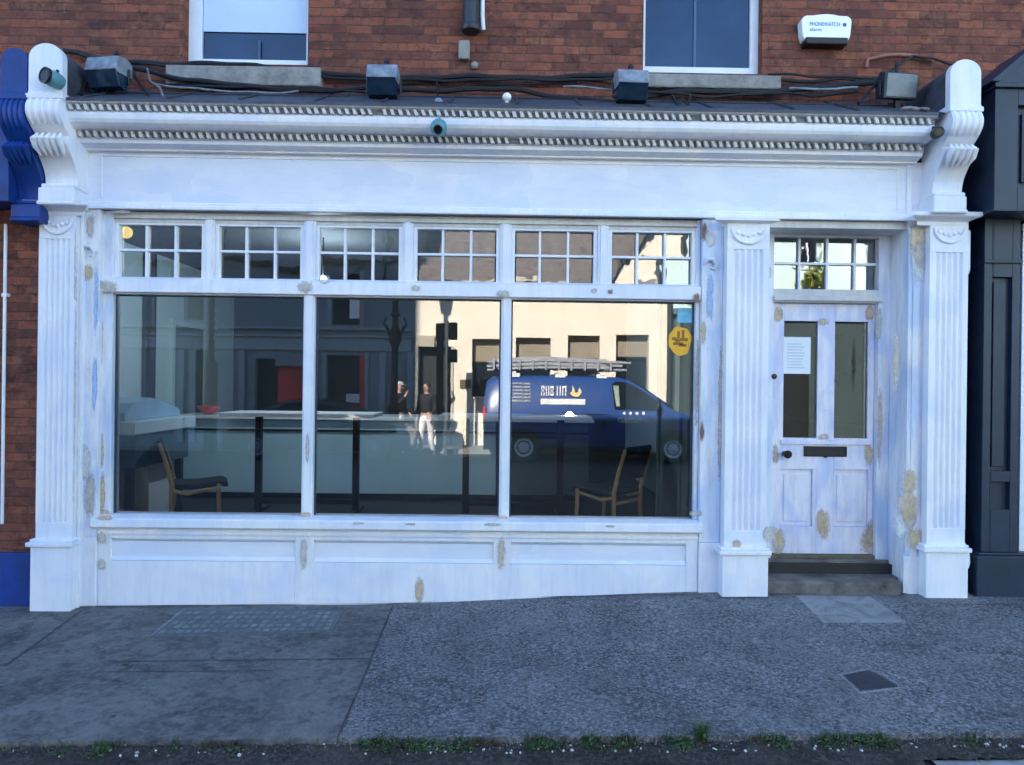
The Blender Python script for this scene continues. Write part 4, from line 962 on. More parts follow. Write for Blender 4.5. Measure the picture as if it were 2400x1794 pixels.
MB().box(holes[2][1]-.14,holes[2][1]-.0,WY-.2,WY+.02,0,holes[2][3]).build('door_post',REDP,ga)
x0,x1=VX(808),VX(846); MB().box(x0,x1,WY-.2,WY-.18,VZ(945,826),VZ(924,826)).build('poster',BRIGHT,ga)
# projecting hanging sign
a,b,c,d=hole(824,850,698,750); t=thing('hanging_sign','upright white hanging sign with an orange edge on the grey house','sign',(a,WY+.5,c))
MB().box(a,b-.04,WY+.35,WY+.4,c,d).build('sign_board',BRIGHT,t); MB().box(b-.04,b,WY+.34,WY+.41,c,d).build('edge',simple('orange_edge',(.7,.2,.05),.5,0,.1,4,0),t); MB().tube([((a+b)/2,WY,d+.05),((a+b)/2,WY+.42,d+.05)],.02,6).build('bracket',BLACK,t)
# cream house
cr=thing('cream_house','sunlit cream rendered house with a row of shuttered windows, reflected in the glass','building',(0,WY,0))
cx0,cx1=VX(971)+.003,VX(1562)
CH=[hole(979,1062,812,1010),hole(1105,1172,795,930),hole(1208,1290,792,930),hole(1330,1405,787,930),hole(1443,1520,785,930)]
ch=[(a,b,max(0.0,c),d) for a,b,c,d in CH]
m=MB(); ev=4.25; walls(m,cx0,cx1,-.05,ev,ch,WY-.32,WY)
gxa=VX(1425); m.prism([(gxa,ev),(cx1,ev),(cx1,7.6),(VX(1540),7.4),(VX(1515),6.0)],WY-.32,WY,'y')
cw=m.build('wall',CREAM,cr)
m=MB(); m.box(cx0,cx1,WY-4,WY-.7,-.05,4.2); m.build('rear_wall',DK,cr)
m=MB().prism([(WY+.25,ev-.02),(WY-4.9,9.2),(WY-5.1,9.2),(WY-5.1,ev-.02)],cx0,cx1-.02,'x'); m.build('roof',SLATE,cr)
MB().tube([(cx0,WY+.3,ev),(gxa,WY+.3,ev)],.055,8).build('gutter',simple('cream_gutter',(.5,.45,.35),.6,0,.1,4,0),cr,smooth=True)
m=MB(); P0=Vector((gxa-.1,WY+.04,ev-.1)); P1=Vector((VX(1515),WY+.04,6.02)); P2=Vector((VX(1540),WY+.04,7.45)); m.tube([P0,P1,P2],.07,6); m.build('verge',DARKMET,cr,smooth=True)
MB().tube([(cx1+.06,WY+.06,0),(cx1+.06,WY+.06,7.4)],.075,10).build('downpipe',DARKMET,cr,smooth=True)
for i,(a,b,c,d) in enumerate(ch):
    if i==0:
        MB().box(a,b,WY-.34,WY-.24,c,d).build('door',DK,cr); 
        MB().box(a-.02,a+.45,WY,WY+.12,d-.02,d+.28).build('name_board',simple('tan_board',(.42,.36,.28),.7,0,.1,4,0),cr)
        m=MB(); m.box(a-.07,a,WY,WY+.05,0,d); m.box(b-.06,b+.0,WY,WY+.05,0,d); m.build('door_frame',simple('cream_frame',(.55,.5,.42),.7,0,.1,4,0),cr)
    else:
        fo=MB().box(a,b,WY-.34,WY-.30,c,d).build('window',DGLASS,cr)
        zb=d-.6 if i<4 else d-.58
        MB().box(a+.01,b-.01,WY-.29,WY-.26,zb,d-.002).build('blind',BLIND,fo)
        MB().box(a+.01,b-.01,WY-.28,WY-.25,zb-.05,zb).build('blind_rail',BLACK,fo)
        MB().box(a-.04,b+.04,WY-.32,WY+.06,c-.06,c).build('sill',CREAM,fo)
x0,z1=VX(1078),VZ(890,1085); MB().box(x0,x0+.3,WY,WY+.04,z1-.22,z1).build('vent',simple('brown_vent',(.12,.09,.04),.7,0,.2,4,0),cr)
# mint house
mt=thing('mint_house','pale mint rendered house with a sash window, reflected in the fanlight over the door','building',(10,WY,0))
mh=[hole(1880,1932,455,612),(VX(1700),VX(1790),0,2.6),(VX(1840),VX(1912),.0,2.3)]
m=MB(); walls(m,cx1+.13,16,3.75,8.6,[mh[0]],WY-.3,WY); m.build('wall',MINT,mt)
m=MB(); walls(m,cx1+.13,16,-.05,3.75,[mh[1],mh[2]],WY-.3,WY-.02); m.build('shop_wall',simple('grey_green_paint',(.04,.06,.062),.6,0,.15,3,0),mt)
m=MB(); m.box(cx1+.13,16,WY-.02,WY+.2,3.6,3.76)
for p in (1580,1640,1700,1800,1925,2040): m.box(VX(p),VX(p)+.14,WY-.02,WY+.08,0,3.6)
m.build('shopfront_trim',simple('sage_trim',(.10,.145,.145),.6,0,.1,3,0),mt,.01)
m=MB(); m.box(cx1+.13,16,WY-4,WY-.6,-.05,8.5); m.build('rear_wall',DK,mt)
m=MB().prism([(WY+.3,8.6),(WY-4,11),(WY-4.2,11),(WY-4.2,8.6)],cx1+.1,16,'x'); m.build('roof',SLATE,mt)
a,b,c,d=mh[0]; fo=MB().box(a,b,WY-.2,WY-.15,c,d).build('window',DGLASS,mt); m=MB(); m.box((a+b)/2-.035,(a+b)/2+.035,WY-.15,WY-.11,c,d); m.box(a,b,WY-.15,WY-.11,(c+d)/2+.2,(c+d)/2+.26); m.build('glazing_bars',PVCW,fo); MB().box(a-.08,b+.08,WY-.15,WY+.1,c-.1,c).build('sill',PVCW,fo)
for (a,b,c,d) in mh[1:]: MB().box(a,b,WY-.3,WY-.2,c,d).build('shop_window',DK,mt)
# planted basket below that window
bx=(VX(1877,650)+VX(1934,650))/2; t=thing('flower_basket','round basket of yellow green trailing leaves under the mint house window','hanging basket',(bx,WY+.3,4.2))
random.seed(3); m=MB()
for k in range(900):
    u=Vector((random.gauss(0,1),random.gauss(0,1),random.gauss(0,1))).normalized()*random.uniform(.5,1)
    p=Vector((bx,WY+.34,VZ(652,1905)))+Vector((u.x*.36,u.y*.28,u.z*.38)); d1=Vector((random.gauss(0,1),random.gauss(0,1),random.gauss(0,1))).normalized(); d2=d1.cross(Vector((random.random(),random.random(),1))).normalized()
    s_=random.uniform(.03,.06); m.quad(p-d1*s_,p+d2*s_*.6,p+d1*s_,p-d2*s_*.6)
def leafm(nm,a,b):
    mm,n,p=newmat(nm); n.links.new(ramp(n,noise(n,coords(n),7,3,.7),[(.35,a),(.65,b)]),p.inputs['Base Color']); p.inputs['Roughness'].default_value=.6; return mm
m.build('foliage',leafm('lime_leaves',(.10,.13,.015),(.42,.42,.07)),t)
m=MB().lathe([(.05,-.3),(.2,-.15),(.25,0)],(bx,WY+.34,VZ(672,1905)),'z',14); m.build('basket',DARKMET,t,smooth=True); MB().tube([(bx,WY,5.1),(bx,WY+.34,5.1),(bx,WY+.34,VZ(660,1905))],.012,6).build('bracket',BLACK,t)

# ---- lamp post, pole, traffic signal
def VP(px,py,Y): x,z=W(px,py,Y); return x,mir(Y),z
IRON=simple('cast_iron',(.003,.003,.004),.95,0,.2,9,0,spec=.05)
x,y,_=VP(925,850,11.6); t=thing('lamp_post','black ornate cast iron lamp post behind the two people, seen in the glass','lamp post',(x,y,-.1))
m=MB().lathe([(.17,0),(.17,.25),(.13,.32),(.12,1.1),(.16,1.15),(.11,1.25),(.085,1.5),(.07,3.3),(.12,3.35),(.07,3.45),(.06,5.4)],(x,y,-.1),'z',14); m.build('post',IRON,t,smooth=True)
m=MB()
for s_ in (-1,1): m.tube([(x,y,2.75),(x+s_*.14,y,2.85),(x+s_*.26,y,3.05),(x+s_*.2,y,3.2)],[.03,.04,.03,.02],8); m.tube([(x,y,2.6),(x+s_*.12,y,2.72),(x+s_*.17,y,2.95)],.03,8)
m.tube([(x,y,2.5),(x,y,2.7),(x,y,2.95)],[.08,.16,.10],10); m.build('bracket',IRON,t,smooth=True)
m=MB().lathe([(.06,0),(.14,.05),(.2,.45),(.05,.6),(.02,.72)],(x,y,5.3),'z',6); m.build('lantern',DGLASS,t)
x,y,_=VP(495,850,12.2); t=thing('utility_pole','dark utility pole with pale insulators, reflected in the leftmost pane','pole',(x,y,0))
m=MB().tube([(x,y,-.1),(x,y,2.1),(x,y,2.15),(x,y,6.2)],[.15,.15,.07,.055],10); m.build('post',IRON,t,smooth=True)
m=MB()
for k in range(4): zz=VZ(728+22*k,495,12.2); m.box(x-.18,x+.12,y-.03,y+.03,zz-.018,zz+.018); m.ball((x+.1,y+.04,zz+.03),.035,8)
m.build('insulator_arm',simple('pale_ceramic',(.5,.45,.36),.4,0,.2,9,0),t)
x,y,_=VP(1047,850,12.4); t=thing('traffic_signal','grey pole carrying two dark signal boxes in front of the cream house','traffic signal',(x,y,0))
MB().tube([(x,y,-.1),(x,y,3.2)],.04,10).build('post',simple('galvanised',(.08,.09,.10),.5,.3,.1,4,0),t,smooth=True)
for (a,b,c,d) in ((1022,1042,758,800),(1052,1072,757,797),(1050,1072,820,850)):
    q0=VP(a,d,12.4); q1=VP(b,c,12.4); MB().box(q0[0],q1[0],y-.12,y+.1,q0[2],q1[2]).build('signal_head',IRON,t,.02)
q0=VP(1022,960,12.4); q1=VP(1040,800,12.4); MB().box(q0[0],q1[0],y-.1,y+.05,0,q1[2]).build('control_box',IRON,t,.02)

# ---- road vehicles
def loft(stations,prof,name,mat,parent,closed=True):
    """stations: list of rings (each a list of (x,y,z))"""
    m=MB(); n=len(stations[0])
    for r_ in stations: m.v+=r_
    for i in range(len(stations)-1):
        for k in range(n): m.f.append((i*n+k,i*n+(k+1)%n,(i+1)*n+(k+1)%n,(i+1)*n+k))
    m.f+=[tuple(range(n))[::-1],tuple(range((len(stations)-1)*n,len(stations)*n))]
    return m.build(name,mat,parent,0,True)
def vehicle(t,L,halfw,roof,belt,bottom,bodymat,tum=.12):
    """roof: list of (x,z) top outline rear->nose; belt: z of the waist line fn"""
    st=[]
    for (x,z) in roof:
        b=belt(x); e=1.0
        if x>L-.45: e=1-((x-(L-.45))/.45)**2*.22
        if x<.2: e=1-((.2-x)/.2)**2*.06
        w_=halfw*e; up=max(0,z-b); zz=min(b,z-.01)
        wr=w_-tum*min(1,up/.7)
        half=[(w_*.93,bottom),(w_,bottom+.18),(w_,(bottom+zz)/2+.1),(w_*.985,zz-.02),(w_*.98,zz),(wr+.02 if up>.1 else w_*.93,z-.10*min(1,up/.3)-.005),(wr-.06 if up>.1 else w_*.85,z-.02*min(1,up/.3)),(wr*.5,z)]
        ring=[(x,y,q) for y,q in half]+[(x,-y,q) for y,q in reversed(half)]
        st.append(ring)
    return loft(st,None,'body',bodymat,t)
def wheel(t,x,y,r,side,rimmat):
    s=side
    w_=MB().lathe([(r*.6,-.10*s),(r*.97,-.10*s),(r,-.06*s),(r,.06*s),(r*.96,.10*s),(r*.66,.10*s),(r*.64,.07*s)],(x,y,r),'y',28).build('wheel',simple('tyre',(.012,.012,.013),.8,0,.2,9,.1),t,smooth=True)
    m=MB().lathe([(r*.66,.06*s),(r*.64,.098*s),(r*.56,.080*s),(r*.45,.066*s),(r*.24,.080*s),(r*.16,.10*s),(.02,.10*s)],(x,y,r),'y',24); 
    m.build('rim',rimmat,w_,smooth=True)
# van
VY=11.1; s_=W(1577,1042,VY); vx=s_[0]-4.32; vy=mir(VY)-.95
van=thing('work_van','dark blue work van with white lettering and a laden roof rack','van',(vx,vy,-.09),0,None,local=True)
VB=simple('van_blue',(.016,.060,.225),.3,0,.15,1.2,0)
roof=[(0,.9),(.02,1.5),(.06,1.82),(.2,1.93),(.6,1.965),(1.5,1.98),(2.6,1.98),(3.1,1.96),(3.35,1.90),(3.6,1.77),(3.85,1.60),(4.1,1.42),(4.3,1.27),(4.42,1.19),(4.7,1.12),(4.95,1.04),(5.08,.92),(5.15,.70),(5.16,.5)]
vehicle(van,5.16,.95,roof,lambda x:1.12 if x<3 else 1.12-.04*(x-3),.26,VB,.14)
def vside(x,z):   # y of the van flank at height z
    up=z-1.12; return .931-.128*up+.012 if up>0 else .957
def panel(t,name,poly,mat,d=.006,side=1,fn=vside):
    P=[(x,side*(fn(x,z)+d),z) for x,z in poly]; Q=[(x,side*(fn(x,z)+d-.02),z) for x,z in poly]; n=len(P)
    m=MB(); m.v=P+Q; tri=tessellate_polygon([[Vector((p[0],p[1],0)) for p in poly]]); m.f=[tuple(q) for q in tri]+[tuple(i+n for i in reversed(q)) for q in tri]+[(i,(i+1)%n,(i+1)%n+n,i+n) for i in range(n)]
    return m.build(name,mat,t)
def px2v(px,py): q=W(px,py,VY); return q[0]-vx,q[1]+.09
for sd_ in (1,-1):
    panel(van,'side_window',[(2.98,1.22),(2.93,1.80),(3.02,1.86),(3.30,1.83),(3.62,1.66),(4.02,1.37),(4.10,1.20)],DGLASS,.008,sd_)
    panel(van,'door_pillar',[(3.02,1.28),(2.96,1.76),(3.08,1.76),(3.10,1.28)],simple('pale_pillar',(.3,.36,.32),.5,0,.1,3,0),.012,sd_)
    for wx_ in (.92,4.32):
        m=MB().lathe([(.42,-.03*sd_),(.42,.004*sd_),(.36,.006*sd_)],(wx_,sd_*.952,.36),'y',28); m.build('wheel_arch',BLACK,van)
        wheel(van,wx_,sd_*.905,.33,sd_,simple('alloy',(.75,.75,.75),.5,0,.1,9,0))
    m=MB()
    for xx in (1.05,2.62,2.88,4.02): m.box(xx-.006,xx+.006,sd_*.94,sd_*.962,.42,1.10)
    m.box(1.1,2.8,sd_*.94,sd_*.960,1.085,1.10); m.build('panel_gap',BLACK,van)
    MB().box(2.70,2.78,sd_*.95,sd_*.985,.80,.95).build('door_handle',BLACK,van,.01)
    MB().box(.3,4.9,sd_*.93,sd_*.958,.28,.36).build('sill_trim',BLACK,van,.01)
MB().box(5.0,5.2,-.85,.85,.26,.55).build('bumper',BLACK,van,.04)
for sd_ in (1,-1):
    m=MB().prism([(4.70,.86),(4.98,.78),(5.03,.92),(4.80,1.03)],sd_*.80,sd_*.90,'y'); m.build('headlight',BRIGHT,van,.02)
    m=MB().ball((3.95,sd_*1.08,1.28),.12,10,.6,.7,1.2); m.build('wing_mirror',BLACK,van,smooth=True)
    MB().box(-.01,.05,sd_*.80,sd_*.92,.85,1.25).build('tail_light',REDP,van,.01)
wsh=MB().add([(3.42,-.78,1.90),(3.42,.78,1.90),(4.36,.86,1.25),(4.36,-.86,1.25)],[(0,1,2,3)]); wsh.build('windscreen',DGLASS,van)
# lettering: real glyph strokes too small to read
WL=simple('white_vinyl',(.85,.85,.85),.5,0,.03,9,0)
def glyphs(x0,z0,x1,z1,n,mat,nm):
    random.seed(n*7); m=MB(); w_=(x1-x0)/n
    for k in range(n):
        a=x0+k*w_+.1*w_; b=a+w_*.75; st=(z1-z0)*.2
        y0,y1=.94,.965
        def bx(p,q,r_,s__):
            zz=(r_+s__)/2; yv=vside(0,zz)+.012; m.box(p,q,yv-.02,yv,r_,s__)
        bx(a,a+w_*.22,z0,z1)
        if random.random()<.75: bx(b-w_*.22,b,z0,z1)
        if random.random()<.7: bx(a,b,z1-st,z1)
        if random.random()<.6: bx(a,b,z0,z0+st)
        if random.random()<.5: bx(a,b,(z0+z1-st)/2,(z0+z1+st)/2)
    m.build(nm,mat,van)
def gp2(a,b,c,d,n,mat=WL,nm='lettering'):
    p=px2v(a,d); q=px2v(b,c); glyphs(p[0],p[1],q[0],q[1],n,mat,nm)
gp2(1267,1300,905,928,3); gp2(1304,1330,905,928,2)
for k in range(6): gp2(1196,1244,900+8*k-2,903+8*k-2,9)
for k in range(4):
    p=px2v(1463+15*k,970); MB().lathe([(.035,0),(.035,.006)],(p[0],.955,p[1]),'y',10).build('logo_dot',WL,van)
gp2(1448,1522,981,992,11)
p=px2v(1267,948); q=px2v(1372,936); yv=vside(0,(p[1]+q[1])/2)+.006; MB().box(p[0],q[0],yv-.02,yv,p[1],q[1]).build('stripe',WL,van)
p=px2v(1335,930); q=px2v(1364,904); cx_=(p[0]+q[0])/2; 
pl_=[(cx_-.14,p[1]+.08),(cx_-.06,p[1]),(cx_+.07,p[1]),(cx_+.14,p[1]+.09),(cx_+.09,p[1]+.22),(cx_+.05,p[1]+.10),(cx_-.01,p[1]+.09),(cx_-.06,p[1]+.26),(cx_-.08,p[1]+.12)]
panel(van,'flame_emblem',pl_,simple('flame',(.85,.62,.25),.5,0,.3,9,0),.01)
m=MB(); c0=px2v(1462,1038); 
pts=[(c0[0]+.13*math.cos(a)*1.0,.958,c0[1]+.19*math.sin(a)) for a in [R(60)+R(250)*k/12 for k in range(13)]]; m.tube(pts,.012,6); m.tube([(c0[0]-.02,.958,c0[1]-.02),(c0[0]+.12,.958,c0[1]+.0),(c0[0]+.08,.958,c0[1]-.15)],.012,6); m.build('swirl_emblem',simple('mid_blue_vinyl',(.05,.14,.32),.5,0,.1,9,0),van)
# rack and load
m=MB()
for xx in (.7,1.75,2.7): m.box(xx-.03,xx+.03,-.82,.82,2.0,2.05); m.box(xx-.12,xx+.12,.72,.80,1.93,2.02); m.box(xx-.12,xx+.12,-.80,-.72,1.93,2.02)
rk=m.build('roof_rack',WL,van,.005)
m=MB(); random.seed(5)
for k in range(22):
    yy=-.62+.2*(k%7); zl=2.09+.085*(k//7); m.tube([(.02+.3*random.random(),yy,zl+.03*random.random()),(1.4,yy+.04,zl+.07),(2.7+.75*random.random(),yy-.03,zl+.02+.06*random.random())],random.uniform(.025,.045),7)
for k in range(10): xx=.2+.3*k; m.box(xx,xx+.04,-.66,.70,2.10,2.36-.01*k)
m.build('ladder',simple('aluminium',(.4,.41,.43),.5,.3,.3,9,.1),rk)

# dark car, parked on the far side by the grey house
CY=10.9; c1=W(740,960,CY)[0]; c2=W(900,960,CY)[0]
car=thing('parked_car','black low car parked before the grey house, seen in the middle pane','car',(c1-2.1,mir(CY)-.85,-.09),0,None,local=True)
roof=[(0,.62),(.05,.85),(.25,.95),(.6,1.02),(1.0,1.22),(1.5,1.36),(2.1,1.38),(2.6,1.28),(3.0,1.05),(3.3,.95),(3.8,.86),(4.1,.75),(4.2,.55)]
CB=simple('car_black',(.008,.012,.014),.2,0,.2,2,0)
vehicle(car,4.2,.85,roof,lambda x:.92,.22,CB,.2)
cs=lambda x,z:.833-.28*(z-.92)+.016 if z>.92 else .857
for sd_ in (1,-1):
    panel(car,'side_window',[(.95,.98),(1.45,1.28),(2.1,1.31),(2.55,1.2),(2.85,.98)],DGLASS,.006,sd_,cs)
    for wx_ in (.8,3.4):
        MB().lathe([(.35,-.02*sd_),(.35,.004*sd_),(.32,.006*sd_)],(wx_,sd_*.853,.33),'y',24).build('wheel_arch',BLACK,car); wheel(car,wx_,sd_*.805,.30,sd_,GREYMET)
    MB().box(3.9,4.12,sd_*.6,sd_*.82,.62,.74).build('headlight',BRIGHT,car,.02); MB().box(-.0,.08,sd_*.6,sd_*.82,.66,.8).build('tail_light',REDP,car,.02)
MB().box(1.9,2.02,.84,.862,.72,.76).build('door_handle',GREYMET,car)

# ---- people
def skinned(name,verts,edges,radii,mat,parent,sub=2,root=0):
    me=bpy.data.meshes.new(name); me.from_pydata([Vector(v) for v in verts],edges,[])
    o=bpy.data.objects.new(name,me); COL.objects.link(o)
    md=o.modifiers.new('skin','SKIN'); md.use_smooth_shade=True
    if not me.skin_vertices:
        bpy.context.view_layer.objects.active=o
    lay=me.skin_vertices[0].data
    for i,r_ in enumerate(radii): lay[i].radius=r_ if isinstance(r_,tuple) else (r_,r_)
    for i in range(len(verts)): lay[i].use_root=(i==root)
    s2=o.modifiers.new('sub','SUBSURF'); s2.levels=sub; s2.render_levels=sub
    bpy.context.view_layer.update()
    m2=bpy.data.meshes.new_from_object(o.evaluated_get(bpy.context.evaluated_depsgraph_get())); m2.name=name
    bpy.data.objects.remove(o); n=bpy.data.objects.new(name,m2); COL.objects.link(n)
    m2.materials.clear(); m2.materials.append(mat); m2.shade_smooth(); n.parent=parent; return n
SKIN=simple('skin',(.5,.3,.22),.6,0,.08,9,0); HAIRG=simple('grey_hair',(.35,.33,.33),.7,0,.3,30,.3)
def person(loc,rz,label,top,trou,hat,lift,stride):
    t=thing('person',label,'person',loc,rz,None,local=True)
    # facing -y locally. joints
    V=[];E=[];Rr=[]
    def v(p,r_,par=None):
        V.append(p); Rr.append(r_); i=len(V)-1
        if par is not None:E.append((par,i))
        return i
    pel=v((0,0,.96),(.14,.11)); wst=v((0,0,1.10),(.13,.10),pel); ch=v((0,.0,1.30),(.165,.115),wst); shd=v((0,0,1.43),(.12,.08),ch); nk=v((0,-.005,1.51),.055,shd); nk2=v((0,-.015,1.56),.052,nk); h1=v((0,-.025,1.63),(.078,.092),nk2); h2=v((0,-.015,1.71),(.082,.098),h1); h3=v((0,-.01,1.765),(.05,.06),h2)
    legs=[];arms=[]
    for s__ in (-1,1):
        st=stride*s__
        hp=v((s__*.095,0,.90),.095,pel); kn=v((s__*.10,-.04-st*.10,.50),.062,hp); cf=v((s__*.10,-.02-st*.06,.36),.055,kn); an=v((s__*.105,.03-st*.14,.09),.036,cf); toe=v((s__*.115,-.12-st*.14,.035),.036,an)
        legs.append((hp,kn,cf,an,toe))
        sh=v((s__*.185,0,1.42),.058,shd)
        if lift and s__==lift: el=(s__*.26,-.10,1.18); wr=(s__*.10,-.27,1.42); hd=(s__*.07,-.30,1.50)
        else: el=(s__*.245,.03,1.14); wr=(s__*.22,-.16,1.00); hd=(s__*.20,-.22,.95)
        e=v(el,.042,sh); w__=v(wr,.027,e); h=v(hd,(.038,.02),w__)
        arms.append((sh,e,w__,h))
        d=(Vector(hd)-Vector(wr)).normalized(); side=d.cross(Vector((0,1,0))).normalized()
        for k in range(4):
            b=Vector(hd)+side*(k-1.5)*.019; L_=(.06,.075,.07,.055)[k]
            f1=v(tuple(b+d*.035),.0095,h); f2=v(tuple(b+d*(.035+L_*.5)),.0085,f1); v(tuple(b+d*(.035+L_*.85)+Vector((0,.015,-.01))),.0075,f2)
        tb=v(tuple(Vector(hd)-side*.035-d*.02),.011,h); v(tuple(Vector(hd)-side*.052+d*.03),.009,tb)
    body=skinned('body',V,E,Rr,SKIN,t)
    f_=MB()
    for s__ in (-1,1): f_.ball((s__*.032,-.104,1.665),.011,8)
    f_.build('eyes',BLACK,body,smooth=True)
    f_=MB(); f_.tube([(0,-.11,1.66),(0,-.135,1.635),(0,-.115,1.628)],[.008,.014,.01],6); f_.tube([(-.025,-.108,1.603),(0,-.115,1.60),(.025,-.108,1.603)],.006,6)
    for s__ in (-1,1): f_.ball((s__*.082,-.01,1.65),.022,8,.4,.8,1.3)
    f_.build('nose_mouth_and_ears',SKIN,body,smooth=True)
    # trousers
    TV=[];TE=[];TR_=[]
    def a(i,k): TV.append(V[i]); rr=Rr[i]; TR_.append(tuple(x*k+.012 for x in rr) if isinstance(rr,tuple) else rr*k+.014); return len(TV)-1
    p0=a(pel,1.04); w0=a(wst,1.0); TE.append((p0,w0)); TV[w0]=(0,0,1.04)
    for L in legs:
        q=p0
        for j in L[:4]: i=a(j,1.12 if j!=L[3] else 1.35); TE.append((q,i)); q=i
    skinned('trousers',TV,TE,TR_,trou,t)
    TV=[];TE=[];TR_=[]
    p0=a(pel,1.12); TV[p0]=(0,0,.99); w0=a(wst,1.14); c0=a(ch,1.10); s0=a(shd,1.12); n0=a(nk,1.0); TE+=[(p0,w0),(w0,c0),(c0,s0),(s0,n0)]
    for A in arms:
        q=s0
        for j in A[:3]: i=a(j,1.25); TE.append((q,i)); q=i
    skinned('jacket',TV,TE,TR_,top,t)
    m=MB()
    for L in legs: f0=Vector(V[L[4]]); m.ball((f0.x,f0.y+.05,.045),.06,12,.85,2.0,.75)
    m.build('shoes',BLACK if not hat else BRIGHT,t,smooth=True)
    if hat:
        m=MB(); m.lathe2((0,-.005,1.735),.105,16,8,.95,1.1,.62); m.lathe2((0,-.12,1.715),.085,12,6,1,.9,.14); m.build('cap',simple('pale_cap',(.5,.46,.46),.7,0,.1,9,0),t,smooth=True)
    else:
        m=MB(); m.lathe2((0,.012,1.70),.102,16,8,.95,1.08,1.0); m.build('hair',simple('dark_hair',(.03,.02,.015),.6,0,.3,30,.2),t,smooth=True)
    return t
KH=simple('white_trousers',(.75,.76,.72),.8,0,.08,9,.1); BKJ=simple('black_jacket',(.012,.012,.016),.8,0,.3,9,.1); KH2=simple('stone_trousers',(.7,.66,.64),.8,0,.1,9,.1)
px_=VP(935,950,12.9); person((px_[0],px_[1],-.09),R(180-60),'person in a pale cap and black jacket raising a hand, left of the pair',BKJ,KH,True,1,.5)
px_=VP(1000,950,12.7); person((px_[0],px_[1],-.09),R(180+25),'bareheaded person in a black jacket and stone white trousers, right of the pair',BKJ,KH2,False,0,.9)

# ================================================================== WEEDS AND LITTER ALONG THE KERB
random.seed(21)
m=MB(); g=MB()
def kz(x): return -.085+.0135*x
# rough dirt strip in the gutter
nx=260; ny=7
for i in range(nx+1):
    x=-3.2+6.6*i/nx
    for j in range(ny+1):
        wdt=.24 if x<2.0 else .165; y=-2.085-wdt*j/ny; edge=-2.09-.008*math.sin(x*7)-.006*math.sin(x*23)
        z=max(-.11,-.05+.0135*(x+2.4)-.018-.03*(j/ny))+random.uniform(-.006,.007)
        if j==0: z-=.02
        z=max(z,-.085+.0135*x+.004) if j>0 else z
        m.v.append((x,y+random.uniform(-.004,.004),z))
for i in range(nx):
    for j in range(ny): k=i*(ny+1)+j; m.f.append((k,k+1,k+ny+2,k+ny+1))
tag(m.build('gutter_dirt',DIRT,smooth=True),kind='stuff')
def pebble(m,x,y,z,r_):
    n=len(m.v); sx,sy,sz=[random.uniform(.6,1.3)*r_ for _ in range(3)]; a=random.random()*PI
    for p in [(1,0,0),(-1,0,0),(0,1,0),(0,-1,0),(0,0,1),(0,0,-1),(.6,.6,.5),(-.6,.6,.5),(.6,-.6,.5),(-.6,-.6,.5)]:
        u,v=p[0]*sx,p[1]*sy; m.v.append((x+u*math.cos(a)-v*math.sin(a),y+u*math.sin(a)+v*math.cos(a),z+p[2]*sz))
    m.f+=[tuple(n+i for i in f) for f in [(4,6,0,8),(4,7,2,6),(4,9,1,7),(4,8,3,9),(0,6,2),(2,7,1),(1,9,3),(3,8,0),(0,2,5),(2,1,5),(1,3,5),(3,0,5)]]
pb1=MB(); pb2=MB()
for k in range(2600):
    x=random.uniform(-2.7,2.9); y=-2.10-abs(random.gauss(0,.06)); z=-.05+.0135*(x+2.4)-.02-.03*min(1,(-2.085-y)/.13)
    pebble(pb1 if random.random()<.93 else pb2,x,y,z,random.choice((.003,.004,.005,.007)))
tag(pb1.build('gravel',simple('gravel_brown',(.10,.085,.075),.9,0,.6,60,.2)),kind='stuff')
for k in range(90):
    x=random.uniform(-2.5,2.7); y=random.uniform(-2.2,-2.12); z=-.05+.0135*(x+2.4)-.03; pebble(pb2,x,y,z,random.uniform(.006,.011))
tag(pb2.build('litter',simple('pale_grit',(.55,.53,.5),.8,0,.3,60,.1)),kind='stuff')
sp_=MB(); random.seed(77)
for k in range(70):
    x=random.uniform(-2.9,3.6); y=random.uniform(-2.0,-.25); r0=random.uniform(.006,.02); n_=9; z=ground(x,y)+.0045
    P=[(x+r0*random.uniform(.6,1.2)*math.cos(2*PI*q_/n_),y+r0*random.uniform(.6,1.2)*math.sin(2*PI*q_/n_)) for q_ in range(n_)]
    n0=len(sp_.v); sp_.v+=[(a,b,ground(a,b)+.0045) for a,b in P]; sp_.f.append(tuple(range(n0,n0+n_)))
tag(sp_.build('pavement_spots',simple('trodden_gum',(.05,.05,.05),.9,0,.5,9,0)),kind='stuff')
random.seed(31)
def tuft(m,x,y,z,h,n,sp):
    for _ in range(n):
        a=random.random()*2*PI; r_=random.random()*sp; bx_,by_=x+r_*math.cos(a),y+r_*math.sin(a)*.5; l=h*random.uniform(.4,1.1); lean=random.uniform(.1,.8)*l; w_=random.uniform(.0012,.0028); b=random.random()*2*PI
        dx,dy=math.cos(b),math.sin(b); px_,py_=-dy*w_,dx*w_
        p=[(bx_,by_,z),(bx_+dx*lean*.4,by_+dy*lean*.4,z+l*.6),(bx_+dx*lean,by_+dy*lean,z+l)]
        n0=len(m.v); m.v+=[(p[0][0]-px_,p[0][1]-py_,p[0][2]),(p[0][0]+px_,p[0][1]+py_,p[0][2]),(p[1][0]+px_,p[1][1]+py_,p[1][2]),(p[1][0]-px_,p[1][1]-py_,p[1][2]),p[2]]
        m.f+=[(n0,n0+1,n0+2,n0+3),(n0+3,n0+2,n0+4)]
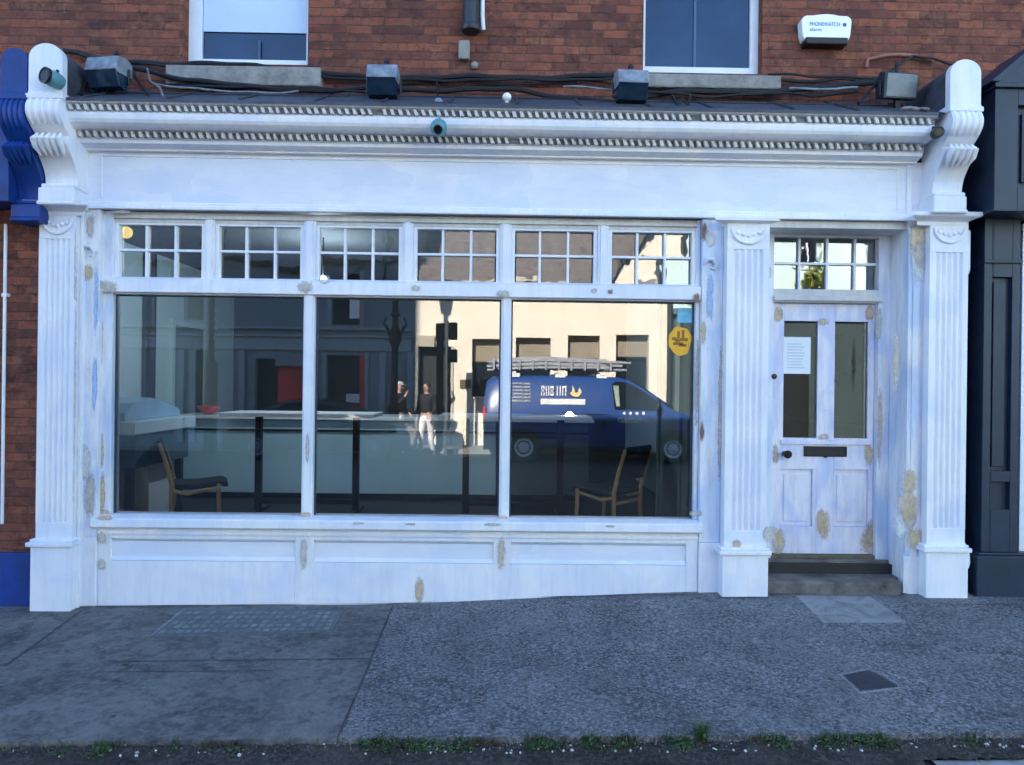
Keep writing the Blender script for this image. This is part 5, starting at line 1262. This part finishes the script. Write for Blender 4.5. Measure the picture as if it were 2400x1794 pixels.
def leafy(m,x,y,z,n,sp,hh,s0=.006,s1=.014):
    for _ in range(n):
        p=Vector((x+random.gauss(0,sp),y+random.gauss(0,.022),z+abs(random.gauss(0,hh)))); d1=Vector((random.gauss(0,1),random.gauss(0,1),random.gauss(.2,.6))).normalized(); d2=d1.cross(Vector((random.gauss(0,1),random.gauss(0,1),1))).normalized(); s_=random.uniform(s0,s1)
        m.quad(p-d1*s_,p+d2*s_*.45,p+d1*s_,p-d2*s_*.45)
wd=MB(); dry=MB()
def KX(px): return G(px,1745)[0]
cl=[]
for (a,b,n_,h) in ((225,290,4,.012),(840,960,6,.016),(940,1100,8,.013),(1225,1480,15,.012),(1790,1850,4,.016),(1930,2130,13,.018),(1590,1690,5,.016),(120,160,2,.012),(400,430,1,.01),(520,560,1,.01),(2250,2330,2,.01)):
    for k in range(n_): cl.append((random.uniform(KX(a),KX(b)),random.uniform(.35,1.5),h))
for (x,q_,h) in cl:
    y=-2.115-random.random()*.05; z=-.05+.0135*(x+2.4)-.03
    leafy(wd,x,y,z,int(90*q_),.022*q_,h*q_,.004,.011)
    for k in range(int(3*q_)): tuft(wd,x+random.gauss(0,.03),-2.11,z,random.uniform(.03,.08),5,.015)
for k in range(110):
    x=random.uniform(-2.5,2.6); tuft(dry,x,-2.12+random.gauss(0,.02),-.05+.0135*(x+2.4)-.03,random.choice((.02,.03,.06)),random.randint(2,7),.03)
for k in range(260):
    x=random.uniform(-2.5,2.7); leafy(dry,x,-2.14+random.gauss(0,.02),-.05+.0135*(x+2.4)-.025,2,.02,.003,.004,.010)
for (a,b) in ((1080,1180),(1420,1500),(1750,1830),(480,560)):
    for k in range(14): x=random.uniform(KX(a),KX(b)); tuft(dry,x,-2.12,-.05+.0135*(x+2.4)-.03,.05,6,.02)
tag(wd.build('weeds',leafm('weed_green',(.02,.045,.012),(.07,.13,.035))),kind='stuff')
tag(dry.build('dry_grass',leafm('dry_straw',(.09,.08,.05),(.22,.19,.13))),kind='stuff')
x=KX(1655); m=MB(); tuft(m,x,-2.10,-.04,.13,90,.035); leafy(m,x,-2.10,0,60,.03,.03)
tag(m.build('grass_tuft',leafm('tuft_green',(.02,.05,.015),(.09,.16,.06))),'tallest tuft of green grass at the kerb edge','grass tuft')
x=KX(1685)-.02; 
# weeds at the foot of the facade
groove('pavement_joint',[(172,1424),(600,1420),(925,1417),(1240,1402),(1640,1395)],.008,JD,'',.008)
groove('pavement_joint',[(1683,1403),(1803,1403)],.008,JD,'',.008)
groove('pavement_joint',[(1805,1394),(2125,1394)],.010,JD,'',.008)

m=MB()
for p in ((155,1428),(1690,1402),(1810,1398),(2090,1398),(2140,1405)):
    gx,gy=G(*p); leafy(m,gx,gy,ground(gx,gy),14,.02,.008,.003,.008)
tag(m.build('moss',leafm('moss_green',(.05,.05,.03),(.13,.13,.08))),kind='stuff')

for o in bpy.data.objects:
    if '_off' in o: del o['_off']
